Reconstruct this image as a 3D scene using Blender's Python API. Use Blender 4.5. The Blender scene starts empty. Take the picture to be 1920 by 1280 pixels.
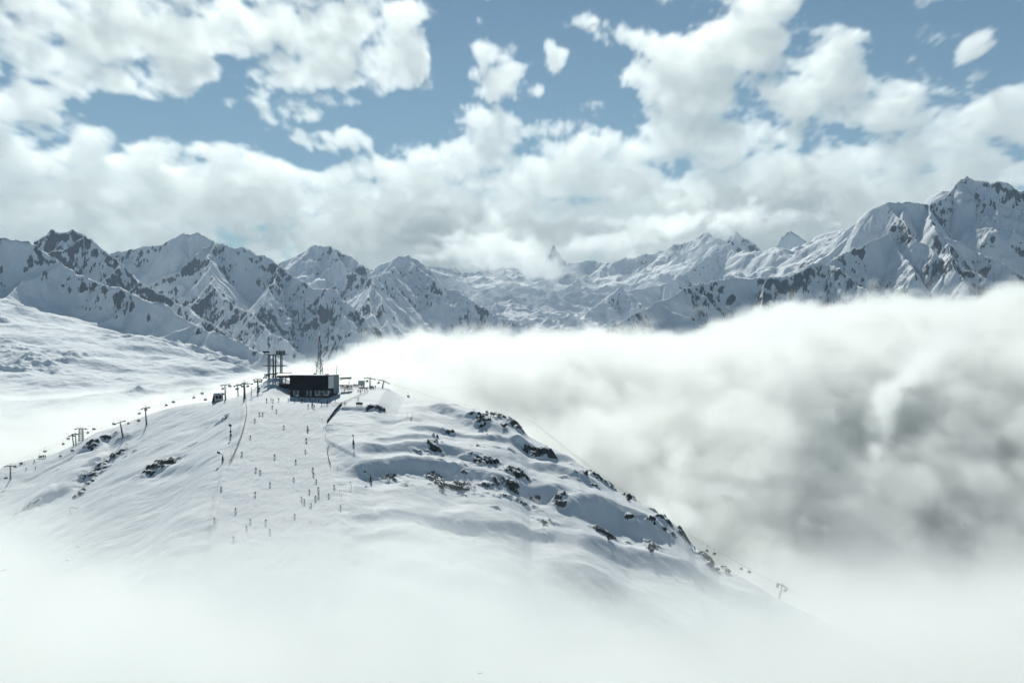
import bpy, bmesh, math, random
import numpy as np
from mathutils import Vector, Matrix

# ------------------------------------------------------------------ camera, light, sky
SC = bpy.context.scene
COL = SC.collection
F = 1920 * 50.0 / 36.0          # focal length in pixels of the 1920 wide photo
CX, CY = 960.0, 640.0
cam_d = bpy.data.cameras.new("camera")
cam_d.lens = 50.0; cam_d.sensor_width = 36.0
cam_d.clip_start = 1.0; cam_d.clip_end = 60000.0
cam = bpy.data.objects.new("camera", cam_d)
COL.objects.link(cam)
cam.location = (0, 0, 0)
cam.rotation_euler = (math.radians(90), 0, 0)
SC.camera = cam

SUN_EL = math.radians(37.0)
SUN_AZ = math.radians(-9.0)     # to the right of straight ahead, behind the scene
sun_d = bpy.data.lights.new("sun", 'SUN')
sun_d.energy = 4.0; sun_d.angle = math.radians(0.5); sun_d.color = (0.985, 1.0, 0.925)
sun = bpy.data.objects.new("sun", sun_d); COL.objects.link(sun)
sdir = Vector((math.sin(SUN_AZ) * math.cos(SUN_EL), math.cos(SUN_AZ) * math.cos(SUN_EL), math.sin(SUN_EL)))
sun.rotation_euler = sdir.to_track_quat('Z', 'Y').to_euler()
sun.location = sdir * 3000

SC.view_settings.view_transform = 'Standard'
SC.view_settings.look = 'None'
SC.view_settings.gamma = 1.0
SC.view_settings.use_curve_mapping = False
SC.view_settings.exposure = 0.0
SC.cycles.use_denoising = True
try:
    SC.cycles.denoiser = 'OPENIMAGEDENOISE'
except Exception:
    pass
SC.cycles.use_adaptive_sampling = True
SC.cycles.adaptive_threshold = 0.03
SC.cycles.max_bounces = 14
SC.cycles.diffuse_bounces = 3
SC.cycles.glossy_bounces = 2
SC.cycles.transparent_max_bounces = 12
SC.cycles.volume_bounces = 8
SC.cycles.volume_step_rate = 2.5
SC.cycles.volume_max_steps = 512

# ---- small node helper
class NG:
    def __init__(self, tree):
        self.t = tree; self.n = tree.nodes; self.l = tree.links
    def new(self, kind, **kw):
        nd = self.n.new(kind)
        for k, v in kw.items():
            setattr(nd, k, v)
        return nd
    def put(self, sock, v):
        if isinstance(v, bpy.types.NodeSocket):
            self.l.new(v, sock)
        else:
            sock.default_value = v
    def m(self, op, a, b=None, c=None, clamp=False):
        nd = self.new('ShaderNodeMath' , operation=op, use_clamp=clamp)
        self.put(nd.inputs[0], a)
        if b is not None: self.put(nd.inputs[1], b)
        if c is not None: self.put(nd.inputs[2], c)
        return nd.outputs[0]
    def vm(self, op, a, b=None, s=None):
        nd = self.new('ShaderNodeVectorMath', operation=op)
        self.put(nd.inputs[0], a)
        if b is not None: self.put(nd.inputs[1], b)
        if s is not None: self.put(nd.inputs['Scale'], s)
        return nd.outputs['Value'] if op in ('LENGTH', 'DISTANCE', 'DOT_PRODUCT') else nd.outputs[0]
    def xyz(self, x, y, z):
        nd = self.new('ShaderNodeCombineXYZ')
        for i, v in enumerate((x, y, z)): self.put(nd.inputs[i], v)
        return nd.outputs[0]
    def sep(self, v):
        nd = self.new('ShaderNodeSeparateXYZ'); self.put(nd.inputs[0], v)
        return nd.outputs
    def noise(self, vec, scale, detail=5.0, rough=0.55, dist=0.0, lac=2.0, out=0):
        nd = self.new('ShaderNodeTexNoise')
        self.put(nd.inputs['Vector'], vec); self.put(nd.inputs['Scale'], scale)
        self.put(nd.inputs['Detail'], detail); self.put(nd.inputs['Roughness'], rough)
        self.put(nd.inputs['Distortion'], dist); self.put(nd.inputs['Lacunarity'], lac)
        return nd.outputs[out]
    def ss(self, v, a, b, lo=0.0, hi=1.0):
        nd = self.new('ShaderNodeMapRange', interpolation_type='SMOOTHSTEP')
        self.put(nd.inputs[0], v); self.put(nd.inputs[1], a); self.put(nd.inputs[2], b)
        self.put(nd.inputs[3], lo); self.put(nd.inputs[4], hi)
        return nd.outputs[0]
    def lin(self, v, a, b, lo=0.0, hi=1.0):
        nd = self.new('ShaderNodeMapRange', clamp=True)
        self.put(nd.inputs[0], v); self.put(nd.inputs[1], a); self.put(nd.inputs[2], b)
        self.put(nd.inputs[3], lo); self.put(nd.inputs[4], hi)
        return nd.outputs[0]
    def mix(self, f, a, b):
        nd = self.new('ShaderNodeMix', data_type='RGBA')
        self.put(nd.inputs[0], f); self.put(nd.inputs[6], a); self.put(nd.inputs[7], b)
        return nd.outputs[2]

W = bpy.data.worlds.new("World"); SC.world = W; W.use_nodes = True
def build_world():
    g = NG(W.node_tree); g.n.clear()
    out = g.new('ShaderNodeOutputWorld'); bg = g.new('ShaderNodeBackground')
    sky = g.new('ShaderNodeTexSky', sky_type='NISHITA', sun_disc=False)
    sky.sun_elevation = SUN_EL; sky.sun_rotation = SUN_AZ; sky.altitude = 2500
    sky.dust_density = 0.2; sky.air_density = 0.9; sky.ozone_density = 1.0
    bg.inputs[1].default_value = 0.055
    g.l.new(g.vm('MULTIPLY', sky.outputs[0], (0.82, 1.0, 0.93)), bg.inputs[0]); g.l.new(bg.outputs[0], out.inputs[0])
build_world()


# ------------------------------------------------------------------ numpy noise
def _hash(ix, iy, seed):
    n = (ix.astype(np.int64) * 374761393 + iy.astype(np.int64) * 668265263 + seed * 1442695041) & 0xffffffff
    n = ((n ^ (n >> 13)) * 1274126177) & 0xffffffff
    n = (n ^ (n >> 16)) & 0xffffffff
    return n
def perlin(x, y, seed=0):
    x0 = np.floor(x); y0 = np.floor(y)
    fx = (x - x0); fy = (y - y0)
    x0 = x0.astype(np.int64); y0 = y0.astype(np.int64)
    def g(ix, iy, dx, dy):
        a = _hash(ix, iy, seed).astype(np.float64) * (2 * math.pi / 4294967296.0)
        return np.cos(a) * dx + np.sin(a) * dy
    u = fx * fx * fx * (fx * (fx * 6 - 15) + 10); v = fy * fy * fy * (fy * (fy * 6 - 15) + 10)
    a = g(x0, y0, fx, fy); b = g(x0 + 1, y0, fx - 1, fy)
    c = g(x0, y0 + 1, fx, fy - 1); d = g(x0 + 1, y0 + 1, fx - 1, fy - 1)
    return ((a * (1 - u) + b * u) * (1 - v) + (c * (1 - u) + d * u) * v) * 1.5
def fbm(x, y, octv=5, seed=0, gain=0.5, lac=2.03):
    s = 0; a = 1.0; n = 0
    for i in range(octv):
        s = s + a * perlin(x, y, seed + i * 17); n += a
        x = x * lac + 13.7; y = y * lac - 7.1; a *= gain
    return s / n
def ridged(x, y, octv=5, seed=0, gain=0.5, lac=2.07):
    s = 0; a = 1.0; n = 0; w = 1.0
    for i in range(octv):
        r = 1 - np.abs(perlin(x, y, seed + i * 31)); r = r * r
        s = s + a * r * w; n += a; w = np.clip(r * 1.6, 0, 1)
        x = x * lac + 5.3; y = y * lac + 9.1; a *= gain
    return s / n
def sstep(a, b, v):
    t = np.clip((v - a) / (b - a), 0, 1); return t * t * (3 - 2 * t)

def P(px, py, d):
    return ((px - CX) / F * d, d, (CY - py) / F * d)

# ------------------------------------------------------------------ object helpers
def link(o, parent=None):
    COL.objects.link(o)
    if parent is not None: o.parent = parent
    return o
def tag(o, label=None, cat=None, group=None, kind=None):
    if label: o['label'] = label
    if cat: o['category'] = cat
    if group: o['group'] = group
    if kind: o['kind'] = kind
    return o

def grid_mesh(name, X, Y, Z, attrs, mat, smooth=True):
    nv, nu = X.shape
    me = bpy.data.meshes.new(name)
    co = np.stack([X, Y, Z], -1).reshape(-1, 3).astype(np.float32)
    idx = np.arange(nv * nu).reshape(nv, nu)
    q = np.stack([idx[:-1, :-1], idx[:-1, 1:], idx[1:, 1:], idx[1:, :-1]], -1).reshape(-1, 4)
    me.vertices.add(len(co)); me.vertices.foreach_set('co', co.ravel())
    me.loops.add(q.size); me.loops.foreach_set('vertex_index', q.ravel().astype(np.int32))
    me.polygons.add(len(q)); me.polygons.foreach_set('loop_start', (np.arange(len(q)) * 4).astype(np.int32))
    me.polygons.foreach_set('use_smooth', np.full(len(q), smooth))
    me.update(calc_edges=True)
    for k, a in attrs.items():
        at = me.attributes.new(k, 'FLOAT', 'POINT'); at.data.foreach_set('value', a.ravel().astype(np.float32))
    me.materials.append(mat)
    o = bpy.data.objects.new(name, me); link(o)
    return o

# ------------------------------------------------------------------ materials of the land
def mat_snowrock(name, scale, rock_a=(0.045, 0.05, 0.055), rock_b=(0.13, 0.13, 0.125), snow=(0.86, 0.88, 0.90), fine=1.0, bump=0.5, bd=1.0, rg=0.65):
    m = bpy.data.materials.new(name); m.use_nodes = True
    g = NG(m.node_tree); g.n.clear()
    out = g.new('ShaderNodeOutputMaterial'); b = g.new('ShaderNodeBsdfPrincipled')
    co = g.new('ShaderNodeTexCoord').outputs['Object']
    at = g.new('ShaderNodeAttribute', attribute_name='rock').outputs['Fac']
    n1 = g.noise(co, scale, 8, rg)
    n2 = g.noise(co, scale * 4.3, 4, 0.6)
    r = g.m('ADD', at, g.m('MULTIPLY', g.m('SUBTRACT', n1, 0.5), 1.1 * fine))
    r = g.ss(r, 0.46, 0.56)
    rc = g.mix(g.ss(n2, 0.3, 0.7), (*rock_a, 1), (*rock_b, 1))
    sc = g.mix(g.ss(n1, 0.3, 0.7), (*snow, 1), (snow[0] * .96, snow[1] * .965, snow[2] * .97, 1))
    g.l.new(g.mix(r, sc, rc), b.inputs['Base Color'])
    g.put(b.inputs['Roughness'], g.lin(r, 0, 1, 0.75, 0.9))
    g.put(b.inputs['Specular IOR Level'], 0.2)
    bp = g.new('ShaderNodeBump'); g.put(bp.inputs['Strength'], bump); g.put(bp.inputs['Distance'], bd)
    g.put(bp.inputs['Height'], g.m('ADD', g.m('MULTIPLY', r, 0.6), n2))
    g.l.new(bp.outputs[0], b.inputs['Normal'])
    g.l.new(b.outputs[0], out.inputs[0])
    return m

# ------------------------------------------------------------------ far mountains
def normals_of(X, Y, Z):
    def dd(A, ax): return np.gradient(A, axis=ax)
    ux, uy, uz = dd(X, 1), dd(Y, 1), dd(Z, 1)
    vx, vy, vz = dd(X, 0), dd(Y, 0), dd(Z, 0)
    nx = uy * vz - uz * vy; ny = uz * vx - ux * vz; nz = ux * vy - uy * vx
    l = np.sqrt(nx * nx + ny * ny + nz * nz) + 1e-9
    return nx / l, ny / l, nz / l

def mountain(name, ridges, u0, u1, d0, d1, nu, nd, near=0.85, far=0.9, seed=1, gul=1.0, rough=1.0,
             rock=0.0, floor=-700.0, spur=(260, 520, 0.42), mat=None, jag=1.0, base=None):
    """ridges: [(points (px,py,d)...), weight]; the crests are given as real points in space."""
    rnd = random.Random(seed)
    U = (np.linspace(u0, u1, nu) - CX) / F
    D = np.geomspace(d0, d1, nd)
    Y = np.repeat(D[:, None], nu, 1); X = U[None, :] * Y
    segs = []
    for r in ridges:
        wgt = 1.0
        if isinstance(r, dict): wgt = r['k']; r = r['p']
        pts = [P(*p) for p in r]
        # small crest irregularity
        fine = []
        for (a, b) in zip(pts[:-1], pts[1:]):
            n = max(1, int(math.dist(a[:2], b[:2]) / 45))
            for i in range(n):
                t = i / n
                k = 0 if i == 0 else 1
                fine.append((a[0] + (b[0] - a[0]) * t, a[1] + (b[1] - a[1]) * t + rnd.uniform(-14, 14) * k,
                             a[2] + (b[2] - a[2]) * t + rnd.uniform(-9, 7) * k * jag))
        fine.append(pts[-1])
        s = 0
        for a, b in zip(fine[:-1], fine[1:]):
            segs.append((a, b, s, wgt)); s += math.dist(a[:2], b[:2])
        # spurs toward the camera
        if spur and wgt == 1.0:
            acc = 0; nxt = rnd.uniform(0.3, 1) * spur[0]
            for a, b in zip(fine[:-1], fine[1:]):
                acc += math.dist(a[:2], b[:2])
                if acc > nxt:
                    nxt = acc + spur[0] * rnd.uniform(0.6, 1.5)
                    L = spur[1] * rnd.uniform(0.6, 1.4); st = spur[2] * rnd.uniform(0.85, 1.2)
                    x, y, z = b; ang = rnd.uniform(-0.7, 0.7); ss = rnd.uniform(0, 999)
                    z -= 6
                    while L > 0:
                        l = 60; ang += rnd.uniform(-0.25, 0.25)
                        n = (x + math.sin(ang) * l, y - math.cos(ang) * l, z - st * l * rnd.uniform(0.6, 1.4))
                        segs.append(((x, y, z), n, ss, 1.0)); ss += l; x, y, z = n; L -= l
    H = np.full(X.shape, -1e9); Dm = np.full(X.shape, 1e9); S = np.zeros(X.shape)
    wx = X + 45 * fbm(X / 220, Y / 220, 4, seed + 3); wy = Y + 45 * fbm(X / 220, Y / 220, 4, seed + 9)
    mod = 1 + 0.30 * fbm(X / 300, Y / 300, 3, seed + 21)
    for a, b, s0, wt in segs:
        dx, dy = b[0] - a[0], b[1] - a[1]; L2 = dx * dx + dy * dy + 1e-6
        t = np.clip(((wx - a[0]) * dx + (wy - a[1]) * dy) / L2, 0, 1)
        qx = wx - (a[0] + dx * t); qy = wy - (a[1] + dy * t)
        dist = np.sqrt(qx * qx + qy * qy)
        sl = np.where(qy < 0, near, far) * mod
        z = a[2] + (b[2] - a[2]) * t - sl * wt * (dist * (1.0 - 0.35 * np.clip(dist / 900, 0, 1)) + 55 * (1 - np.exp(-dist / 75)))
        m = z > H
        H = np.where(m, z, H); Dm = np.where(m, dist, Dm); S = np.where(m, s0 + t * math.sqrt(L2), S)
    if base is not None:
        Bz = base(X, Y)
        k = 25.0
        df = np.clip((H - Bz) / k, -30, 30)
        H = np.where(df > 29, H, Bz + k * np.log1p(np.exp(df)))
    else:
        Bz = np.full(X.shape, -1e9)
    near_r = np.clip(Dm / 90, 0, 1)
    # gullies running down from the crest
    gl = ridged(S / 95 + 0.25 * fbm(X / 90, Y / 90, 3, seed + 5), Dm / 420, 4, seed + 40)
    on = sstep(-10, 60, H - Bz) if base is not None else 1.0
    H = H + (gl - 0.55) * 46 * gul * near_r * on
    rk = fbm(X / 330, Y / 330, 4, seed + 60) + rock          # where the ground is craggy
    rk = rk + 0.35 * np.exp(-Dm / 130) 
    crag = sstep(0.09, 0.38, rk) * on
    H = H + (ridged(X / 70, Y / 70, 5, seed + 70, 0.55) - 0.5) * 26 * rough * (0.18 + 0.82 * crag) * (0.3 + 0.7 * near_r) * (0.15 + 0.85 * on)
    H = H + fbm(X / 24, Y / 24, 3, seed + 80, 0.6) * 7.0 * rough * crag
    H = np.maximum(H, floor)
    nx, ny, nz = normals_of(X, Y, H)
    slope = np.sqrt(1 - np.clip(nz, 0, 1) ** 2) / np.clip(np.abs(nz), 0.05, 1)
    R = sstep(1.2, 2.4, slope) * 0.68 * (0.30 + 0.70 * crag) + 0.14 * crag * sstep(0.6, 1.4, slope)
    R = R + 0.30 * fbm(X / 17, Y / 17, 3, seed + 90, .6) * sstep(.02, .25, R)
    o = grid_mesh(name, X, Y, H, {'rock': R}, mat)
    tag(o, kind='structure')
    return o

M_MT = mat_snowrock('alpine_snow_and_rock', 0.018, rock_a=(0.014, 0.020, 0.029), rock_b=(0.052, 0.062, 0.076), bump=0.6, bd=6.0, fine=1.5, rg=0.78)
def plateau(X, Y):
    # the sunlit terrace of the left valley side: rises away from the valley
    u = X / Y * F + CX
    tgt = np.interp(Y, [1900, 2300, 2800, 3400, 4100, 5000], [790, 748, 705, 645, 572, 566])
    tgt = tgt + 0.225 * np.clip(u, -200, 700) * sstep(2100, 4200, Y) + 0.5 * np.clip(u - 600, 0, 200)
    z = (CY - tgt) / F * Y
    a = X * .8 + Y * .6; c = Y * .8 - X * .6
    z = z + 48 * fbm(a / 620, c / 330, 3, 5) + 12 * fbm(a / 190, c / 100, 3, 8) + 4 * fbm(a / 60, c / 40, 3, 9)
    pt = sstep(0.05, 0.3, fbm(a / 380, c / 240, 3, 15))
    z = z + pt * 26 * (ridged(a / 130, c / 90, 4, 16) - 0.4)
    return z
RA = [(-220, 470, 4300), (-80, 452, 4400), (0, 445, 4500), (38, 449, 4500), (68, 464, 4480), (112, 490, 4450), (176, 524, 4400), (244, 550, 4350), (285, 565, 4300),
      (326, 584, 4250), (375, 610, 4150), (431, 636, 4050), (488, 662, 3950), (562, 690, 3850), (640, 730, 3750)]
mountain('mountain_shoulder', [RA], -260, 760, 1900, 5200, 760, 620, near=0.98, far=0.8, seed=11, gul=0.7, rough=0.8,
         rock=-0.05, spur=(330, 420, 0.5), mat=M_MT, base=plateau, floor=-900)
RB = [(-60, 500, 5600), (20, 470, 5500), (58, 458, 5450), (92, 430, 5400), (108, 436, 5380), (128, 428, 5350), (168, 449, 5300), (210, 480, 5250), (244, 510, 5200),
      (285, 540, 5100), (311, 556, 5050), (380, 600, 4900), (460, 645, 4750)]
mountain('mountain_peak', [RB], -120, 620, 4300, 6500, 620, 420, near=1.12, seed=23, rock=0.08, mat=M_MT, rough=1.0, floor=-900)
RC = [(160, 500, 6700), (205, 471, 6600), (225, 471, 6600), (270, 462, 6550), (300, 458, 6500), (319, 447, 6450), (345, 435, 6400), (356, 441, 6400), (371, 434, 6400),
      (397, 452, 6350), (435, 464, 6300), (469, 466, 6300), (499, 479, 6250), (525, 494, 6200), (547, 516, 6100), (585, 539, 6000), (634, 543, 5900),
      (656, 569, 5800), (686, 602, 5700), (715, 640, 5600), (760, 700, 5500)]
RC2 = [(397, 452, 6350), (390, 500, 6000), (410, 545, 5700), (470, 590, 5400), (540, 640, 5100), (600, 690, 4900)]
mountain('mountain_massif', [RC, RC2], 120, 900, 4700, 7600, 820, 520, near=1.0, seed=37, rock=0.0, mat=M_MT, spur=(300, 700, 0.5), floor=-900)
RD = [(480, 520, 8000), (529, 490, 7900), (555, 475, 7850), (581, 458, 7800), (619, 460, 7750), (645, 475, 7700), (675, 492, 7600), (701, 505, 7500), (712, 495, 7450), (740, 482, 7400),
      (768, 478, 7400), (783, 490, 7350), (800, 505, 7300), (830, 530, 7200), (872, 556, 7050), (930, 590, 6900), (1000, 614, 6750), (1080, 650, 6600)]
RD2 = [(740, 500, 7200), (700, 520, 6900), (690, 560, 6600), (700, 600, 6400)]
mountain('mountain_twin_peak', [RD, RD2], 440, 1120, 5700, 8900, 700, 460, near=0.85, seed=51, rock=0.05, mat=M_MT, floor=-900)
RE = [(760, 545, 10800), (830, 532, 10600), (900, 528, 10600), (960, 525, 10500), (1010, 510, 10400), (1065, 494, 10200), (1100, 487, 10200), (1150, 490, 10100), (1200, 478, 10000), (1250, 465, 9900),
      (1290, 450, 9800), (1322, 434, 9700), (1350, 446, 9500), (1425, 492, 9100), (1500, 500, 9100), (1600, 470, 9100)]
RS1 = dict(p=[(1026, 492, 10300), (1030, 470, 10300), (1037, 456, 10300), (1046, 468, 10280), (1062, 488, 10250)], k=2.0)
RS2 = dict(p=[(1352, 462, 9300), (1370, 444, 9300), (1385, 433, 9300), (1398, 445, 9250), (1425, 464, 9100), (1445, 484, 9000)], k=1.6)
RS3 = dict(p=[(1450, 490, 9000), (1456, 466, 9000), (1466, 444, 9000), (1480, 432, 9000), (1496, 436, 9000), (1508, 448, 9000), (1520, 462, 9000)], k=2.8)
RE2 = [(1385, 434, 9300), (1350, 470, 8900), (1300, 500, 8600), (1250, 530, 8300), (1180, 545, 8100), (1165, 535, 8000), (1140, 560, 7900), (1100, 590, 7700), (1050, 620, 7500)]
RE3 = [(1100, 515, 9500), (1050, 545, 9100), (1000, 570, 8800), (950, 590, 8500), (900, 610, 8300)]
def glacier(X, Y):
    tgt = np.interp(Y, [6500, 7600, 8600, 9600, 10600], [640, 600, 562, 530, 508])
    return (CY - tgt) / F * Y + 150 * (ridged(X / 700, Y / 620, 5, 77) - 0.5) - 30 + sstep(0.0, 0.3, fbm(X / 500, Y / 400, 3, 78)) * 70 * (ridged(X / 160, Y / 160, 4, 79) - .3)
mountain('mountain_glacier', [RE, RE2, RE3, RS1, RS2, RS3], 720, 1760, 6600, 11500, 980, 560, near=0.72, seed=63, rock=-0.02, mat=M_MT, spur=(520, 500, 0.45), jag=1.6, base=glacier, floor=-900, rough=1.3)
RF = [(1395, 560, 6300), (1408, 527, 6200), (1447, 523, 6000), (1500, 505, 5800), (1539, 475, 5650), (1583, 431, 5500), (1635, 392, 5400), (1670, 379, 5350), (1710, 378, 5350), (1740, 383, 5400), (1762, 374, 5450),
      (1784, 357, 5500), (1804, 334, 5500), (1819, 331, 5500), (1845, 342, 5450), (1872, 339, 5400), (1894, 344, 5400), (1920, 357, 5400), (1990, 350, 5400), (2080, 380, 5400), (2200, 420, 5400)]
RF2 = [(1700, 385, 5350), (1690, 420, 5150), (1600, 470, 4950), (1480, 515, 4850), (1345, 525, 4800), (1300, 537, 4750), (1260, 552, 4650), (1200, 580, 4500), (1150, 607, 4300), (1080, 650, 4100)]
RF3 = [(1740, 383, 5400), (1755, 440, 5000), (1800, 510, 4700), (1850, 590, 4500)]
mountain('mountain_crag', [RF, RF2, RF3], 1040, 2200, 3600, 6900, 1050, 620, near=1.02, seed=74, rock=0.02, mat=M_MT, spur=(300, 420, 0.5), jag=1.3, floor=-900)
RG = [(1400, 530, 7600), (1447, 500, 7600), (1500, 465, 7500), (1540, 440, 7400), (1600, 425, 7300), (1700, 400, 7200), (1770, 357, 7000), (1780, 356, 7000), (1850, 380, 7000)]
mountain('mountain_lit_ridge', [RG], 1360, 1900, 6000, 8400, 420, 260, near=0.5, seed=85, rock=-0.2, mat=M_MT, floor=-900)
# the valley ground far below, one sheet to the horizon
def valley():
    bm = bmesh.new()
    R = 11400; n = 60
    vs = [[bm.verts.new((-R + 2 * R * i / n, -R + 2 * R * j / n, -905 - 12 * math.sin(i * 1.7) * math.cos(j * 1.3))) for i in range(n + 1)] for j in range(n + 1)]
    for j in range(n):
        for i in range(n):
            bm.faces.new((vs[j][i], vs[j][i + 1], vs[j + 1][i + 1], vs[j + 1][i]))
    me = bpy.data.meshes.new('valley_ground'); bm.to_mesh(me); bm.free()
    me.materials.append(M_MT)
    tag(link(bpy.data.objects.new('valley_ground', me)), kind='structure')
valley()


# ------------------------------------------------------------------ the near hill
CREST = [(-420, 1200, 850), (-150, 960, 850), (0, 879, 820), (21, 870, 822), (62, 860, 824), (100, 851, 828), (133, 837, 832), (183, 810, 836), (220, 800, 838), (255, 786, 838),
         (297, 771, 830), (326, 763, 820), (360, 757, 810), (415, 750, 803), (454, 741, 800), (490, 727, 798), (520, 722, 798), (560, 721, 798), (600, 721, 798), (636, 721, 798), (671, 722, 794),
         (704, 724, 788), (726, 727, 782), (745, 739, 774), (760, 746, 768), (785, 749, 760), (812, 755, 752), (850, 765, 742), (887, 772, 735), (925, 781, 728), (955, 792, 722),
         (975, 805, 718), (990, 822, 714), (1025, 841, 706), (1078, 867, 696), (1109, 888, 690), (1151, 920, 684), (1182, 937, 679), (1221, 961, 672), (1250, 979, 667), (1276, 997, 663),
         (1294, 1023, 659), (1315, 1039, 655), (1338, 1060, 651), (1370, 1076, 645), (1394, 1088, 641), (1442, 1117, 632), (1492, 1138, 624), (1544, 1163, 615), (1600, 1190, 606), (1700, 1240, 592), (1900, 1330, 570), (2300, 1560, 540)]
_c = np.array([P(*p) for p in CREST])
HX = np.arange(-440, 300, 0.6)
CRY = np.interp(HX, _c[:, 0], _c[:, 1]); CRZ = np.interp(HX, _c[:, 0], _c[:, 2])
NP = 1
def hill_base(X, Y):
    yr = np.interp(X, HX, CRY); zr = np.interp(X, HX, CRZ)
    s = yr - Y
    # flat terrace around the lodge, sharper crest elsewhere
    tw = 58 * np.exp(-((X + 98) / 62) ** 4)
    fl = 0.085 * np.clip(s, 0, None)
    w = 7.0
    sp = w * np.logaddexp(0, (s - tw) / w) - w * np.logaddexp(0, -tw / w)
    steep = 0.30 + 0.05 * sstep(-60, 80, X) 
    drop = np.minimum(fl, 0.085 * tw + 0 * fl) + steep * np.clip(sp, 0, None)
    back = np.clip(-s - 2, 0, None)
    drop = np.where(s < 0, 0.012 * s * s / (1 + 0.02 * np.abs(s)) * 0.6 + 0.25 * back, drop)
    return zr - drop, s
def unproject(px, py, fn, y0=420.0, y1=900.0):
    """the point where the sight line through a pixel of the photograph meets the ground"""
    ys = np.arange(y1, y0, -0.25)
    X = (px - CX) / F * ys; Zr = (CY - py) / F * ys
    Zg = fn(X, ys)
    # nearest crossing seen from the camera
    d = Zr - Zg
    k = np.where((d[:-1] <= 0) & (d[1:] > 0))[0]
    if len(k) == 0: 
        k = [np.argmin(np.abs(d))]
    i = k[-1]
    return float(X[i]), float(ys[i]), float(Zg[i])
_bf = lambda x, y: hill_base(x, y)[0]
# wind-built snow steps: (points in the photo, height, width of the steep side, width of the back)
STEPS = [
 ([(636, 886), (680, 877), (740, 868), (800, 869), (860, 882), (905, 898)], 5.0, 5.5, 26),
 ([(640, 862), (700, 847), (760, 842), (830, 845), (880, 858), (950, 874)], 3.0, 4.5, 14),
 ([(690, 833), (760, 828), (830, 832)], 1.4, 3.0, 10),
 ([(740, 812), (830, 811), (930, 824), (1040, 852)], 1.3, 2.6, 12),
 ([(796, 758), (840, 768), (880, 782), (905, 796), (950, 820)], 3.6, 5.0, 12),
 ([(952, 826), (985, 838), (1020, 855), (1050, 872)], 4.0, 4.0, 14),
 ([(980, 868), (1040, 880), (1100, 905), (1140, 930)], 2.2, 3.5, 12),
 ([(880, 880), (960, 905), (1030, 925), (1080, 930)], 2.6, 4.0, 14),
 ([(1030, 955), (1080, 944), (1150, 958), (1220, 990), (1275, 1022)], 6.0, 8.0, 16),
 ([(1040, 1005), (1130, 1022), (1230, 1048), (1320, 1082), (1400, 1120), (1480, 1152)], 3.5, 7.0, 18),
 ([(820, 960), (900, 985), (1000, 1000), (1080, 1003)], 2.2, 5.0, 16),
 ([(640, 968), (740, 963), (830, 975), (900, 1000)], 1.6, 3.5, 14),
 ([(980, 1035), (1080, 1068), (1180, 1120), (1290, 1190), (1380, 1250)], 5.0, 14.0, 22),
 ([(640, 1002), (720, 998), (820, 1016)], 1.3, 3.5, 12),
 ([(700, 1050), (800, 1060), (900, 1090), (1000, 1140)], 2.5, 7.0, 18),
 ([(632, 764), (665, 765), (705, 768)], 1.1, 1.6, 8),
 ([(700, 790), (760, 786), (800, 792)], 0.7, 2.0, 9),
 ([(108, 935), (125, 908), (150, 885), (185, 862), (215, 846)], 4.0, 6.0, 18),
 ([(165, 850), (188, 828), (222, 815), (252, 820)], 3.4, 5.0, 10),
 ([(255, 893), (300, 880), (350, 876), (405, 862)], 1.6, 3.2, 12),
 ([(40, 955), (80, 935), (110, 925)], 2.0, 4.0, 10),
 ([(285, 862), (330, 852), (380, 848)], 0.8, 2.2, 8),
 ([(370, 795), (410, 786), (445, 783)], 0.8, 2.0, 8),
 ([(200, 905), (270, 880), (330, 868)], 1.0, 3.0, 10),
 ([(30, 905), (90, 880), (150, 850)], 0.9, 3.0, 10),
]
STEPS_W = []
for pts, h, w, bk in STEPS:
    STEPS_W.append(([unproject(px, py, _bf) for px, py in pts], h, w, bk))
PL = [unproject(px, py, _bf) for px, py in [(461, 758), (463, 775), (456, 808), (447, 832), (437, 856), (424, 885), (413, 930), (404, 985), (395, 1060)]]
PR = [unproject(px, py, _bf) for px, py in [(652, 752), (640, 760), (610, 798), (613, 838), (619, 872), (628, 905), (634, 960), (638, 1020), (645, 1080)]]
def edge_x(pl, Y):
    a = sorted(pl, key=lambda p: p[1])
    return np.interp(Y, [p[1] for p in a], [p[0] for p in a])
def piste_mask(X, Y):
    l = edge_x(PL, Y); r = edge_x(PR, Y)
    return sstep(-2.0, 1.5, X - l) * sstep(-2.0, 1.5, r - X)
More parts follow.
